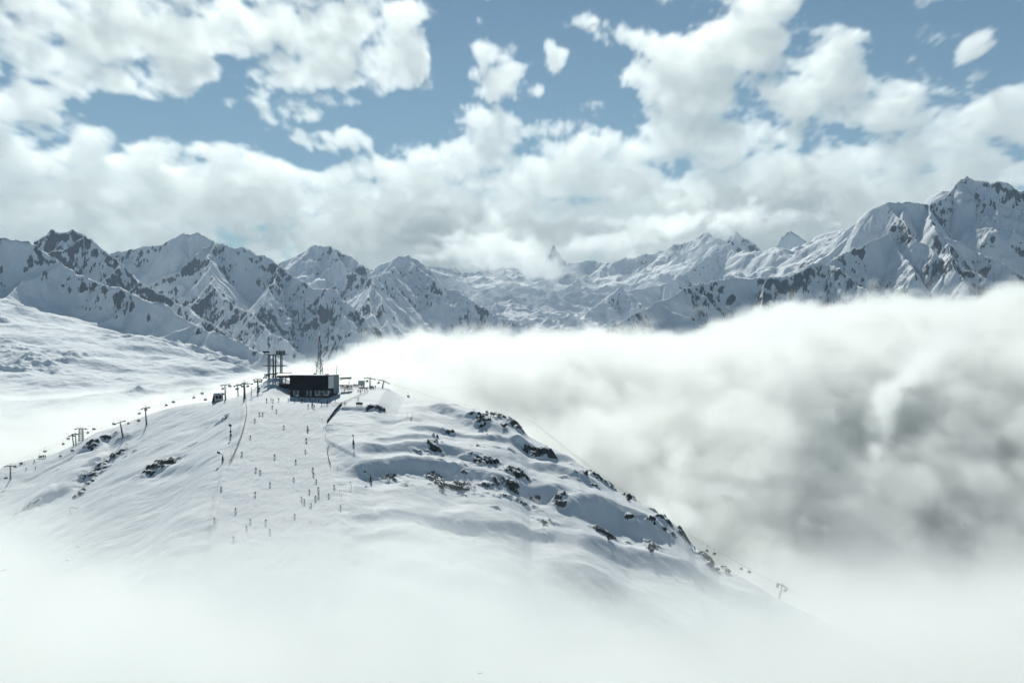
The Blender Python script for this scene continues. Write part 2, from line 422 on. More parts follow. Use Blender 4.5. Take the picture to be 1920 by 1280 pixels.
# rock and scrub patches: (px, py, radius along, radius down, strength)
ROCKS = [
 (300, 878, 30, 15, 1.0), (285, 888, 10, 8, .8), (180, 884, 22, 12, 1.0), (170, 900, 9, 18, .9), (215, 855, 22, 8, .9), (192, 870, 14, 6, .8), (150, 925, 10, 14, .9), (170, 842, 16, 10, .8),
 (205, 824, 16, 6, .7), (228, 825, 12, 4, .8), (60, 948, 12, 6, .7), (35, 962, 10, 4, .5), (415, 790, 18, 6, .55), (395, 797, 10, 4, .5), (360, 763, 18, 4, .3), (350, 842, 20, 3, .4), (245, 850, 14, 4, .6),
 (705, 767, 16, 6, 1.0), (845, 816, 14, 4, .8), (812, 832, 6, 3, 1.0), (815, 842, 12, 4, .7), (790, 855, 16, 8, .8), (818, 852, 13, 8, 1.0), (825, 867, 7, 3, .6), (910, 873, 26, 10, .9), (880, 866, 14, 5, .5),
 (815, 892, 15, 14, .9), (770, 888, 10, 6, .4), (735, 893, 18, 14, .55), (760, 905, 14, 10, .5), (828, 910, 16, 16, .8), (865, 912, 22, 17, .85), (870, 895, 14, 6, .7), (915, 908, 16, 10, .8),
 (935, 905, 16, 12, .8), (960, 915, 12, 10, 1.0), (965, 892, 26, 10, .9), (945, 930, 22, 8, .7), (980, 940, 30, 9, .7), (1005, 935, 10, 8, .6), (1050, 945, 9, 5, 1.0), (1052, 955, 10, 5, 1.0), (1075, 905, 10, 5, .5),
 (895, 788, 20, 7, .9), (912, 797, 14, 9, .8), (940, 792, 18, 10, 1.0), (960, 800, 16, 12, 1.0), (975, 812, 8, 10, 1.0), (920, 784, 16, 5, .9), (905, 800, 10, 6, .7), (850, 765, 14, 3, .5), (880, 773, 14, 4, .5), (790, 751, 16, 2, .4),
 (1012, 857, 22, 9, 1.0), (1035, 866, 10, 8, .9), (985, 845, 12, 5, .7), (930, 822, 24, 4, .4), (950, 846, 20, 4, .5), (895, 846, 16, 3, .5),
 (1100, 885, 12, 6, .8), (1125, 905, 16, 9, 1.0), (1142, 916, 12, 7, 1.0), (1090, 900, 10, 6, .8), (1070, 875, 10, 4, .5), (1115, 922, 12, 5, .8), (1178, 936, 10, 4, 1.0), (1190, 943, 10, 3, .6), (1235, 970, 18, 3, .7), (1062, 902, 16, 6, .5),
 (1246, 990, 12, 9, 1.0), (1285, 1003, 10, 12, .9), (1275, 1000, 9, 10, .9), (1225, 995, 12, 5, .8), (1180, 985, 14, 4, .8), (1262, 1010, 10, 8, .7), (1135, 1003, 22, 13, .95), (1220, 1030, 16, 12, .8), (1240, 1042, 14, 6, .6), (1020, 978, 18, 6, .6),
 (1175, 1020, 12, 5, .6), (1215, 1014, 14, 4, .6), (1325, 1050, 14, 14, .95), (1335, 1068, 7, 14, .95), (1300, 1040, 20, 9, .5), (1355, 1068, 12, 5, .8), (1370, 1075, 10, 3, .6), (1030, 1010, 16, 8, .4), (1165, 1070, 14, 8, .35), (1270, 1085, 20, 6, .3),
 (1430, 1110, 22, 3, .5), (1270, 1120, 20, 8, .3), (880, 1010, 30, 8, .3), (780, 985, 20, 5, .35), (930, 955, 12, 5, .5), (850, 985, 20, 6, .3), (1000, 900, 16, 4, .35), (840, 880, 40, 20, .35), (900, 925, 50, 14, .4),
]
def hill_height(X, Y):
    Z, s = hill_base(X, Y)
    pm = piste_mask(X, Y)
    off = 1 - pm
    lodge = np.exp(-(((X + 100) / 45) ** 4 + ((Y - 765) / 38) ** 4))
    rough = off * (1 - 0.9 * lodge)
    near = sstep(-6, 14, s)
    # broad swells and hollows
    Z = Z + rough * near * (1.15 * fbm(X / 46, Y / 34, 3, 301) + 0.75 * fbm(X / 16, Y / 13, 3, 302))
    for pts, h, w, bk in STEPS_W:
        best = np.full(X.shape, 1e9); q = np.zeros(X.shape); tt = np.zeros(X.shape)
        L = sum(math.dist(a[:2], b[:2]) for a, b in zip(pts[:-1], pts[1:])); acc = 0
        xs = [p[0] for p in pts]; ys = [p[1] for p in pts]
        box = (X > min(xs) - 60) & (X < max(xs) + 60) & (Y > min(ys) - 60) & (Y < max(ys) + 60)
        xb, yb = X[box], Y[box]
        wig = 1.6 * fbm(xb / 9, yb / 9, 3, 311)
        bb = np.full(xb.shape, 1e9); qq = np.zeros(xb.shape); t2 = np.zeros(xb.shape)
        for a, b in zip(pts[:-1], pts[1:]):
            dx, dy = b[0] - a[0], b[1] - a[1]; l2 = dx * dx + dy * dy
            t = np.clip(((xb - a[0]) * dx + (yb - a[1]) * dy) / l2, 0, 1)
            ex = xb - (a[0] + dx * t); ey = yb - (a[1] + dy * t)
            ds = np.hypot(ex, ey); m = ds < bb
            side = (dx * ey - dy * ex)          # > 0 uphill of a line that runs left to right
            bb = np.where(m, ds, bb); qq = np.where(m, np.where(side > 0, -ds, ds), qq)
            t2 = np.where(m, (acc + t * math.sqrt(l2)) / L, t2); acc += math.sqrt(l2)
        qq = qq + wig
        prof = np.where(qq < 0, np.exp(qq / bk), 1 - sstep(0, w * 1.9, qq)) - 0.35 * np.exp(-((qq - w * 2.2) / (w * 1.5)) ** 2)
        taper = sstep(0, 0.18, t2) * (1 - sstep(0.80, 1.0, t2)) * np.exp(-np.clip(bb - 45, 0, None) / 6)
        Z[box] += 0.8 * h * prof * taper * (off[box] * 0.97 + 0.03)
    # sastrugi: streaks that run with the crest
    al = X + 0.25 * Y
    wp = 5 * fbm(X / 30, Y / 30, 2, 320)
    ss = (s + wp)
    sas = fbm(al / 34, ss / 5.0, 4, 321, 0.55) * 0.75 + fbm(al / 11, ss / 1.7, 3, 322, 0.62) * 0.60
    amp = 0.5 + 0.8 * sstep(-0.1, 0.3, fbm(X / 60, Y / 50, 2, 323))
    Z = Z + rough * sas * amp * near * 0.24
    # skied snow
    Z = Z + pm * (0.17 * fbm(X / 2.9, Y / 3.4, 3, 330, .6) + 0.34 * fbm(X / 13, Y / 13, 2, 331) + 0.16 * fbm(X / 1.5 + 2.2 * np.sin(Y / 7.0 + 2 * fbm(X / 20, Y / 20, 2, 332)), Y / 26, 2, 334)) * (1 - 0.6 * lodge)
    # low banks along the edge of the piste
    l = edge_x(PL, Y); r = edge_x(PR, Y)
    Z = Z + 0.5 * np.exp(-((X - l + 1.0) / 1.3) ** 2) * near * (s > 20)
    # level pad of the lodge
    pad = np.exp(-(((X + 106) / 21) ** 6 + ((Y - 757) / 20) ** 6))
    Z = Z * (1 - pad) + pad * (-29.7 + 0.10 * (Y - 752))
    # heaped snow beside the lift station
    Z = Z + 5.2 * np.exp(-(((X + 131) / 11) ** 2 + ((Y - 788) / 16) ** 2)) * (1 + .2 * fbm(X / 7, Y / 7, 2, 333))
    Z = Z + 2.4 * np.exp(-(((X + 125) / 5) ** 2 + ((Y - 764) / 8) ** 2)) * 0.8
    return Z, s, pm
# rock attribute
ROCKS_W = []
for px, py, rx, ry, k in ROCKS:
    x, y, z = unproject(px, py, _bf)
    sc = y / F
    fore = max(0.22, 0.34 + (py - 800) / 2500)
    ROCKS_W.append((x, y, rx * sc * 1.05, min(0.6 * ry * sc / fore, 14), k, (px - 640) * 0))
def hill_rock(X, Y):
    R = np.zeros(X.shape)
    wx = X + 3.0 * fbm(X / 7, Y / 7, 3, 401); wy = Y + 4.0 * fbm(X / 7, Y / 7, 3, 402)
    for x, y, a, b, k, _ in ROCKS_W:
        bx = (np.abs(X - x) < 3 * a + 6) & (np.abs(Y - y) < 3 * b + 8)
        d = np.hypot((wx[bx] - x) / (a * 1.25), (wy[bx] - y) / b)
        R[bx] = np.maximum(R[bx], k * (1 - sstep(0.35, 1.5, d)))
    return R
HU = np.arange(-400, 262, 0.62); HV = np.concatenate([np.arange(330, 560, 1.0), np.arange(560, 870, 0.62), np.arange(870, 1100, 4.0)])
GX, GY = np.meshgrid(HU, HV)
GZ, GS, GP = hill_height(GX, GY)
GR = hill_rock(GX, GY)
_al = GX + 0.25 * GY; _s = GS + 4 * fbm(GX / 26, GY / 26, 2, 410)
bl = ridged(_al / 11, _s / 4.6, 4, 411, 0.6); b2 = ridged(_al / 4.0, _s / 2.0, 3, 412, 0.6)
jr = sstep(0.38, 0.70, bl * 0.75 + b2 * 0.25 + 0.30 * (GR - 0.6))
lay = (GX * .35 + GY * .25 + GS * 0.9) / 2.2 + 1.3 * fbm(GX / 9, GY / 9, 3, 415)
strat = lay - np.floor(lay); strat = sstep(0.0, 0.22, strat) * (1 - 0.75 * strat)
GZ = GZ + GR * (jr * 1.3 + (b2 - .5) * 1.0 + strat * 0.9 * jr)
_nx, _ny, _nz = normals_of(GX, GY, GZ)
sl_ = np.sqrt(1 - np.clip(np.abs(_nz), 0, 1) ** 2) / np.clip(np.abs(_nz), .05, 1)
fn = fbm(GX / 3.0, GY / 3.0, 3, 416)
GRK = sstep(0.30, 0.72, GR + 0.40 * fn) * (0.16 + 0.62 * sstep(0.55, 1.15, sl_)) + 0.06 * jr * GR
GRK = np.where(GR > 0.02, GRK, -0.5)
GZ = np.where(GY > 960, GZ - (GY - 960) * 0.9, GZ)
def ground_z(x, y):
    i = np.interp(x, HU, np.arange(len(HU))); j = np.interp(y, HV, np.arange(len(HV)))
    i0 = np.clip(np.floor(i).astype(int), 0, len(HU) - 2); j0 = np.clip(np.floor(j).astype(int), 0, len(HV) - 2)
    fi = i - i0; fj = j - j0
    return (GZ[j0, i0] * (1 - fi) + GZ[j0, i0 + 1] * fi) * (1 - fj) + (GZ[j0 + 1, i0] * (1 - fi) + GZ[j0 + 1, i0 + 1] * fi) * fj
def spot(px, py):
    return unproject(px, py, lambda x, y: ground_z(x, y))
def gz(x, y): return float(ground_z(np.array(x, float), np.array(y, float)))

M_HILL = mat_snowrock('hill_snow_and_rock', 0.16, rock_a=(0.035, 0.037, 0.033), rock_b=(0.12, 0.118, 0.10), snow=(0.88, 0.89, 0.90), bump=0.5, bd=0.35)
tag(grid_mesh('hill', GX, GY, GZ, {'rock': GRK}, M_HILL), kind='structure')

# ------------------------------------------------------------------ clouds and fog as real volumes
def perlin3(x, y, z, seed=0):
    x = x.astype(np.float32); y = y.astype(np.float32); z = z.astype(np.float32)
    x0 = np.floor(x); y0 = np.floor(y); z0 = np.floor(z)
    fx = x - x0; fy = y - y0; fz = z - z0
    ix = x0.astype(np.int64); iy = y0.astype(np.int64); iz = z0.astype(np.int64)
    tab = np.random.RandomState(seed + 1).permutation(256).astype(np.int32); tab = np.concatenate([tab, tab])
    rs = np.random.RandomState(seed + 2); gr = rs.normal(size=(256, 3)); gr = (gr / np.linalg.norm(gr, axis=1)[:, None]).astype(np.float32)
    ix &= 255; iy &= 255; iz &= 255
    u = fx * fx * fx * (fx * (fx * 6 - 15) + 10); v = fy * fy * fy * (fy * (fy * 6 - 15) + 10); w = fz * fz * fz * (fz * (fz * 6 - 15) + 10)
    r = 0
    for a in (0, 1):
        A = tab[(ix + a) & 255]
        for b in (0, 1):
            B = tab[A + ((iy + b) & 255)]
            for c in (0, 1):
                h = tab[B + ((iz + c) & 255)]
                G = gr[h]
                d = G[..., 0] * (fx - a) + G[..., 1] * (fy - b) + G[..., 2] * (fz - c)
                wt = (u if a else 1 - u) * (v if b else 1 - v) * (w if c else 1 - w)
                r = r + d * wt
    return r * 1.6
def fbm3(x, y, z, octv=4, seed=0, gain=0.52, lac=2.03):
    s = 0; a = 1.0; n = 0
    for i in range(octv):
        s = s + a * perlin3(x, y, z, seed + 7 * i); n += a
        x = x * lac + 3.1; y = y * lac - 5.3; z = z * lac + 1.7; a *= gain
    return s / n

def mat_cloud(name, color, aniso, gain=1.0, detail=None):
    m = bpy.data.materials.new(name); m.use_nodes = True
    g = NG(m.node_tree); g.n.clear()
    out = g.new('ShaderNodeOutputMaterial'); v = g.new('ShaderNodeVolumePrincipled')
    v.inputs['Color'].default_value = (*color, 1)
    v.inputs['Anisotropy'].default_value = aniso
    v.inputs['Density Attribute'].default_value = ''
    at = g.new('ShaderNodeAttribute', attribute_name='density').outputs['Fac']
    den = g.m('MULTIPLY', at, gain)
    if detail:
        co = g.new('ShaderNodeTexCoord').outputs['Object']
        n = g.noise(co, detail[0], detail[1], 0.6)
        den = g.m('MULTIPLY', g.m('MAXIMUM', g.m('SUBTRACT', at, g.m('MULTIPLY', g.m('SUBTRACT', n, 0.35), detail[2])), 0.0), gain)
    g.put(v.inputs['Density'], den)
    g.l.new(v.outputs[0], out.inputs['Volume'])
    return m

def volume(name, lo, hi, vox, fn, mat, kind='stuff', label=None):
    """fn(X, Y, Z) -> density; baked to voxels and handed to a Volume Cube node."""
    n = [int(round((hi[i] - lo[i]) / vox[i])) + 1 for i in range(3)]
    xs = [np.linspace(lo[i], hi[i], n[i]).astype(np.float32) for i in range(3)]
    X, Y, Z = np.meshgrid(*xs, indexing='ij')
    D = fn(X, Y, Z).astype(np.float32)
    D[0] = D[-1] = 0; D[:, 0] = D[:, -1] = 0; D[:, :, 0] = D[:, :, -1] = 0
    me = bpy.data.meshes.new(name)
    me.vertices.add(D.size)
    at = me.attributes.new('den', 'FLOAT', 'POINT'); at.data.foreach_set('value', D.ravel())
    me.materials.append(mat)
    o = bpy.data.objects.new(name, me); link(o)
    t = bpy.data.node_groups.new(name + '_grid', 'GeometryNodeTree')
    t.interface.new_socket('Geometry', in_out='INPUT', socket_type='NodeSocketGeometry')
    t.interface.new_socket('Geometry', in_out='OUTPUT', socket_type='NodeSocketGeometry')
    N = t.nodes; L = t.links
    gi = N.new('NodeGroupInput'); go = N.new('NodeGroupOutput')
    vc = N.new('GeometryNodeVolumeCube')
    vc.inputs['Min'].default_value = lo; vc.inputs['Max'].default_value = hi
    for i, k in enumerate(('Resolution X', 'Resolution Y', 'Resolution Z')): vc.inputs[k].default_value = n[i]
    vc.inputs['Background'].default_value = 0.0
    pos = N.new('GeometryNodeInputPosition'); sp = N.new('ShaderNodeSeparateXYZ'); L.new(pos.outputs[0], sp.inputs[0])
    idx = None
    for i, mul in enumerate((n[1] * n[2], n[2], 1)):
        mr = N.new('ShaderNodeMapRange'); mr.clamp = True
        L.new(sp.outputs[i], mr.inputs[0])
        mr.inputs[1].default_value = lo[i]; mr.inputs[2].default_value = hi[i]; mr.inputs[3].default_value = 0; mr.inputs[4].default_value = n[i] - 1
        rd = N.new('FunctionNodeFloatToInt'); rd.rounding_mode = 'ROUND'; L.new(mr.outputs[0], rd.inputs[0])
        mu = N.new('FunctionNodeIntegerMath'); mu.operation = 'MULTIPLY'; L.new(rd.outputs[0], mu.inputs[0]); mu.inputs[1].default_value = mul
        if idx is None: idx = mu.outputs[0]
        else:
            ad = N.new('FunctionNodeIntegerMath'); ad.operation = 'ADD'; L.new(idx, ad.inputs[0]); L.new(mu.outputs[0], ad.inputs[1]); idx = ad.outputs[0]
    na = N.new('GeometryNodeInputNamedAttribute'); na.data_type = 'FLOAT'; na.inputs[0].default_value = 'den'
    si = N.new('GeometryNodeSampleIndex'); si.data_type = 'FLOAT'; si.domain = 'POINT'; si.clamp = True
    L.new(gi.outputs[0], si.inputs[0]); L.new(na.outputs[0], si.inputs[1]); L.new(idx, si.inputs['Index'])
    L.new(si.outputs[0], vc.inputs['Density'])
    sm = N.new('GeometryNodeSetMaterial'); sm.inputs['Material'].default_value = mat
    L.new(vc.outputs[0], sm.inputs[0]); L.new(sm.outputs[0], go.inputs[0])
    md = o.modifiers.new('voxels', 'NODES'); md.node_group = t
    tag(o, label, kind=kind)
    return o

def tops(Y, X, pts):
    u = X / Y * F + CX
    return np.interp(u, [p[0] for p in pts], [p[1] for p in pts])

BANK = [(300, 760), (420, 745), (520, 735), (600, 712), (640, 676), (680, 642), (720, 628), (800, 612), (900, 618), (1000, 618), (1100, 612), (1200, 612), (1300, 610), (1370, 592), (1430, 565), (1480, 545),
        (1600, 537), (1680, 531), (1750, 533), (1850, 525), (1920, 520), (2100, 500), (2400, 490)]
def bank(X, Y, Z):
    py = tops(Y, X, BANK)
    crest = (CY - py) / F * 1500.0
    t = np.clip((Y - 880) / 620, 0, 1)
    rgt = sstep(1300, 1800, X / Y * F + CX)
    top = crest - 16 - (190 + 70 * rgt) * (1 - t) ** 1.6
    n = 0.8 * fbm3(X / 190, Y / 260, Z / 150, 4, 5, 0.55) + 1.15 * fbm3(X / 58, Y / 100, Z / 46, 5, 6, 0.70)
    d = (top - Z) + 56 * n
    den = sstep(-4, 22, d) * (0.75 + 0.6 * np.clip(fbm3(X / 100, Y / 120, Z / 80, 5, 50, .6) * 1.3 + 0.3, 0, 1))
    return den * 0.023 * (1 + 0.25 * rgt)
M_BANK = mat_cloud('cloud_bank', (0.99, 1, 0.99), 0.54)
volume('cloud_bank', (-520, 850, -420), (1150, 2600, 170), (5.5, 15, 5.5), bank, M_BANK)

# ---- the broken cloud deck of the sky, behind the mountains
HOLES = [  # px, py, rx, ry, angle, amount of blue
 (230, 218, 105, 48, 8, 1.3), (420, 222, 110, 26, 4, 1.15), (590, 288, 70, 20, 0, 1.1), (770, 215, 85, 42, 0, 1.2), (660, 215, 60, 20, 0, .8), (480, 255, 90, 26, 12, .9),
 (412, 100, 52, 30, 15, .95), (240, 82, 18, 14, 0, .7), (75, 150, 48, 20, 35, .75), (50, 268, 70, 8, 0, .7), (700, 185, 30, 20, 0, .5), (740, 295, 60, 12, 0, .5),
 (1000, 30, 180, 66, 0, 1.02), (1100, 130, 105, 66, 0, .98), (840, 60, 38, 80, 0, 1.1), (980, 200, 60, 30, 0, .9), (1225, 30, 60, 40, 0, 1.0), (1180, 180, 40, 40, 0, .8), (860, 150, 40, 30, 0, .9),
 (1415, 160, 46, 40, 30, .75), (1510, 62, 40, 34, 0, .7), (1550, 10, 40, 20, 0, .8), (1760, 90, 120, 78, 0, .92), (1900, 90, 60, 80, 0, 1.0), (1680, 20, 60, 50, 0, 1.0), (1850, 20, 90, 30, 0, .9),
 (1625, 248, 50, 20, 5, .8), (1700, 305, 30, 8, 5, .5), (1460, 200, 30, 14, 0, .4), (1640, 120, 30, 20, 0, .5)]
PUFFS = [
 (922, 112, 66, 34, 48, 1.6), (1480, 165, 150, 62, 10, .55), (1650, 205, 170, 46, 18, .65), (1860, 215, 120, 45, 0, .6), (100, 60, 220, 80, 0, .4), (905, 60, 20, 30, 0, .6), (1045, 95, 44, 24, 48, 1.7), (1115, 44, 75, 18, 18, 1.5), (1200, 72, 60, 14, 20, .9), (1100, 190, 24, 12, 0, .6),
 (880, 215, 50, 22, 0, .9), (470, 236, 90, 12, 8, .95), (600, 262, 80, 16, 5, .9), (1842, 90, 17, 52, 8, 2.0), (1760, 62, 60, 20, 0, 1.3), (1720, 95, 14, 30, 0, .6),
 (1280, 180, 110, 70, 20, .6), (1380, 60, 120, 50, -15, .6), (350, 80, 330, 75, 0, .45), (60, 210, 70, 40, 0, .5), (1700, 10, 60, 8, 0, .8), (1570, 90, 90, 50, 10, .3), (760, 90, 60, 50, 0, .5)]
THICK = [(1400, 395, 190, 42, 0, 1.3), (1290, 165, 80, 50, 25, .5), (1235, 275, 50, 20, 20, .45), (780, 410, 110, 50, 20, .7), (1000, 440, 300, 30, 0, .6), (520, 60, 120, 40, 0, .25),
         (500, 380, 120, 25, 0, .35), (260, 385, 120, 22, 0, .3), (900, 430, 160, 40, 0, .4), (1440, 335, 120, 20, 0, .3)]
def blob(U, V, L):
    s = np.zeros(U.shape, np.float32)
    for cx, cy, rx, ry, a, k in L:
        a = math.radians(a); c, n = math.cos(a), math.sin(a)
        x = (U - cx) * c + (V - cy) * n; y = -(U - cx) * n + (V - cy) * c
        s += k * np.exp(-((x / rx) ** 2 + (y / ry) ** 2))
    return s
def sky_deck(X, Y, Z):
    U = X[:, :1, :] / 12600.0 * F + CX; V = CY - Z[:, :1, :] / 12600.0 * F
    w1 = fbm3(U / 90, V / 70, U * 0, 6, 71, .6); w2 = fbm3(U / 90, V / 70, U * 0 + 9, 6, 72, .6)
    Uw = U + 42 * w1; Vw = V + 32 * w2
    fl = fbm3(U / 150, V / 95, U * 0 + 3, 7, 73, 0.62)
    cov = 0.55 - 1.30 * np.minimum(blob(Uw, Vw, HOLES), 1.25) + 0.95 * blob(Uw, Vw, PUFFS) + 1.0 * fl + 1.1 * fbm3(U / 52, V / 34, U * 0 + 7, 6, 76, 0.72) + 0.55 * sstep(235, 340, V)
    cov = np.clip(cov, -1, 1.15)
    th = np.clip(1 + 1.0 * blob(Uw, Vw, THICK) + 1.1 * fbm3(U / 130, V / 52, U * 0 + 5, 6, 74, .6), 0.35, 3.2)
    yc = 12750.0
    half = 430 * np.clip(cov, 0, 1.15) ** 0.8 * th
    n = fbm3(X / 520, Y / 1900, Z / 350, 7, 75, 0.66)
    d = half - np.abs(Y - yc) + 780 * n + np.where(cov < 0, cov * 1500, 0) - 40
    d = d + 330 * fbm3(X / 150, Y / 1500, Z / 105, 5, 77, 0.72)
    return sstep(0, 220, d) * 0.0039
M_DECK = mat_cloud('sky_cloud', (0.99, 1, 0.99), 0.58)
volume('clouds', (-6100, 11750, 150), (6100, 13750, 3400), (25, 55, 25), sky_deck, M_DECK)

# ---- fog in front of the hill
def fog(X, Y, Z):
    U = X / Y * F + CX
    on = np.interp(U, [-200, 0, 200, 420, 560, 660, 780, 900, 1000, 1150, 1300, 1450, 1600, 1920, 2300], [905, 928, 940, 948, 960, 935, 905, 935, 965, 1000, 1020, 1030, 1025, 1000, 990])
    zt = (CY - on) / F * 560 + 0.06 * (560 - Y)
    n = fbm3(X / 60, Y / 75, Z / 36, 6, 91, .58)
    d = zt - Z + 40 * n
    v = sstep(-2, 45, d) * 0.014 + sstep(30, 80, d) * 0.03
    hn = 1 - sstep(640, 740, Y)
    return v * hn
M_FOG = mat_cloud('fog', (0.99, 1, 0.99), 0.45)
volume('fog_bank', (-340, 330, -260), (480, 760, -40), (5, 5, 5), fog, M_FOG)

# ---- cloud filling the valley on the left, behind the ridge
def leftcloud(X, Y, Z):
    U = X / Y * F + CX
    on = np.interp(U, [-400, 0, 150, 260, 330, 400, 470, 520, 580, 700], [765, 760, 758, 756, 742, 732, 720, 710, 698, 694])
    zt = (CY - on) / F * 1750 + 0.0 * Y
    n = fbm3(X / 190, Y / 190, Z / 80, 5, 111)
    d = zt - Z + 34 * n - np.clip(1450 - Y, 0, 500) * 0.10
    return sstep(-10, 55, d) * 0.012
volume('valley_cloud', (-1150, 1050, -420), (-60, 2500, 30), (10, 14, 9), leftcloud, M_BANK)

# ---- cloud that clings to the far central peaks
def cap(X, Y, Z):
    U = X / Y * F + CX; V = CY - Z / Y * F
    U2 = U + 45 * fbm3(X / 170, Y / 900, Z / 120, 5, 131, .65); V2 = V + 26 * fbm3(X / 170, Y / 900, Z / 120, 5, 132, .65)
    c = blob(U2, V2, [(985, 478, 85, 32, 8, 1.2), (1035, 508, 50, 15, 0, 1.0), (1080, 462, 70, 14, -8, .8), (900, 470, 80, 34, 0, 1.0), (1130, 455, 80, 18, 0, .7), (1250, 425, 110, 22, 0, 1.0), (1420, 408, 150, 24, 0, 1.1), (1190, 445, 60, 14, 0, .6)])
    c = 0.75 * c - 1.5 * blob(U2, V2, [(1038, 452, 22, 20, 0, 1.0)]) + 2.0 * fbm3(X / 160, Y / 700, Z / 100, 5, 133, .7)
    return sstep(0.35, 1.5, c) * 0.0060 * sstep(8750, 9100, Y) * (1 - sstep(9500, 9900, Y))
volume('peak_cloud', (-700, 8700, 250), (2350, 9950, 1050), (20, 90, 18), cap, M_DECK)

# ---- torn wisps drifting in front of the big bank
def wisps(X, Y, Z):
    U = X / Y * F + CX; V = CY - Z / Y * F
    w = 60 * fbm3(X / 26, Y / 90, Z / 22, 5, 141, .62); w2 = 60 * fbm3(X / 26, Y / 90, Z / 22, 5, 142, .62)
    c = blob(U + w, V + w2, [(1175, 800, 75, 38, 70, .8), (1270, 865, 55, 22, 80, .8), (1420, 760, 60, 16, 60, .35), (1660, 770, 75, 20, -70, 1.1), (1710, 700, 80, 22, -50, 1.1), (1790, 640, 90, 26, -30, 1.0), (1640, 850, 40, 14, -80, .8),
                             (1380, 930, 60, 36, 30, .7), (1230, 930, 60, 24, 45, .7), (1010, 790, 50, 22, 60, .4), (1540, 660, 60, 26, 20, .4), (1300, 985, 60, 20, 40, .8)])
    c = 0.62 * c + 1.5 * fbm3(X / 30, Y / 70, Z / 24, 5, 143, .66) - .08
    return sstep(0.22, 1.1, c) * 0.05 * sstep(830, 880, Y) * (1 - sstep(930, 990, Y))
volume('cloud_wisp', (20, 820, -190), (430, 1000, 25), (3.2, 12, 3.2), wisps, M_BANK)

# ---- the air itself: one closed box of even, pale haze
def haze():
    m = bpy.data.materials.new('air'); m.use_nodes = True
    g = NG(m.node_tree); g.n.clear()
    out = g.new('ShaderNodeOutputMaterial'); v = g.new('ShaderNodeVolumePrincipled')
    v.inputs['Color'].default_value = (0.62, 0.80, 1.0, 1); v.inputs['Density'].default_value = HAZE_D
    v.inputs['Anisotropy'].default_value = 0.1; v.inputs['Density Attribute'].default_value = ''
    g.l.new(v.outputs[0], out.inputs['Volume'])
    bm = bmesh.new(); bmesh.ops.create_cube(bm, size=1.0)
    lo = (-13000, -12000, -935); hi = (13000, 11700, 1650)
    for q in bm.verts:
        for i in range(3): q.co[i] = lo[i] if q.co[i] < 0 else hi[i]
    me = bpy.data.meshes.new('haze'); bm.to_mesh(me); bm.free(); me.materials.append(m)
    tag(link(bpy.data.objects.new('haze', me)), kind='stuff')
HAZE_D = 3.2e-5
haze()

# ------------------------------------------------------------------ small materials
def mat(name, c, rough=0.6, metal=0.0, spec=0.3, var=0.12, scale=3.0):
    m = bpy.data.materials.new(name); m.use_nodes = True
    g = NG(m.node_tree); b = m.node_tree.nodes['Principled BSDF']
    co = g.new('ShaderNodeTexCoord').outputs['Object']
    n = g.noise(co, scale, 4, 0.6)
    f = g.lin(n, 0.3, 0.7)
    g.l.new(g.mix(f, tuple(x * (1 - var) for x in c) + (1,), tuple(min(1, x * (1 + var)) for x in c) + (1,)), b.inputs['Base Color'])
    b.inputs['Roughness'].default_value = rough; b.inputs['Metallic'].default_value = metal
    b.inputs['Specular IOR Level'].default_value = spec
    return m
M = {
 'clad': mat('dark_cladding', (0.006, 0.0065, 0.007), 0.8, spec=0.05), 'timber': mat('dark_timber', (0.040, 0.024, 0.018), 0.85, spec=0.1, var=0.35),
 'panel': mat('grey_metal_panel', (0.16, 0.19, 0.22), 0.5, 0.2), 'glass': mat('pale_glazing', (0.50, 0.56, 0.54), 0.25, 0.0, 0.6, 0.08),
 'frame': mat('light_frame', (0.62, 0.65, 0.64), 0.5), 'white': mat('white_board', (0.78, 0.79, 0.78), 0.6, var=0.04), 'dark_glass': mat('dark_glass', (0.02, 0.025, 0.03), 0.1, 0, 0.6),
 'roof': mat('pale_green_roof', (0.33, 0.39, 0.34), 0.55), 'steel': mat('dark_green_steel', (0.040, 0.052, 0.045), 0.6, 0.2), 'steel2': mat('grey_green_steel', (0.085, 0.10, 0.088), 0.6, 0.2),
 'galv': mat('galvanised_steel', (0.17, 0.18, 0.18), 0.5, 0.4), 'black': mat('black_parts', (0.012, 0.013, 0.014), 0.7), 'rubber': mat('rubber', (0.02, 0.02, 0.02), 0.8),
 'rope': mat('wire_rope', (0.06, 0.06, 0.06), 0.5, 0.5), 'red': mat('red_paint', (0.30, 0.035, 0.03), 0.6), 'orange': mat('orange_paint', (0.20, 0.06, 0.035), 0.6), 'snow': mat('settled_snow', (0.86, 0.88, 0.9), 0.8, var=0.02),
 'yellow': mat('yellow_paint', (0.42, 0.40, 0.10), 0.6), 'net': mat('net_cord', (0.12, 0.10, 0.10), 0.8), 'wood': mat('weathered_wood', (0.06, 0.05, 0.045), 0.85), 'skin': mat('skin', (0.45, 0.27, 0.20), 0.6),
 'needle': mat('dark_needles', (0.016, 0.024, 0.014), 0.9, var=0.5, scale=2), 'bark': mat('bark', (0.035, 0.027, 0.02), 0.9), 'feather': mat('black_feathers', (0.015, 0.015, 0.017), 0.6),
 'beige': mat('weathered_board', (0.20, 0.17, 0.13), 0.7),
}

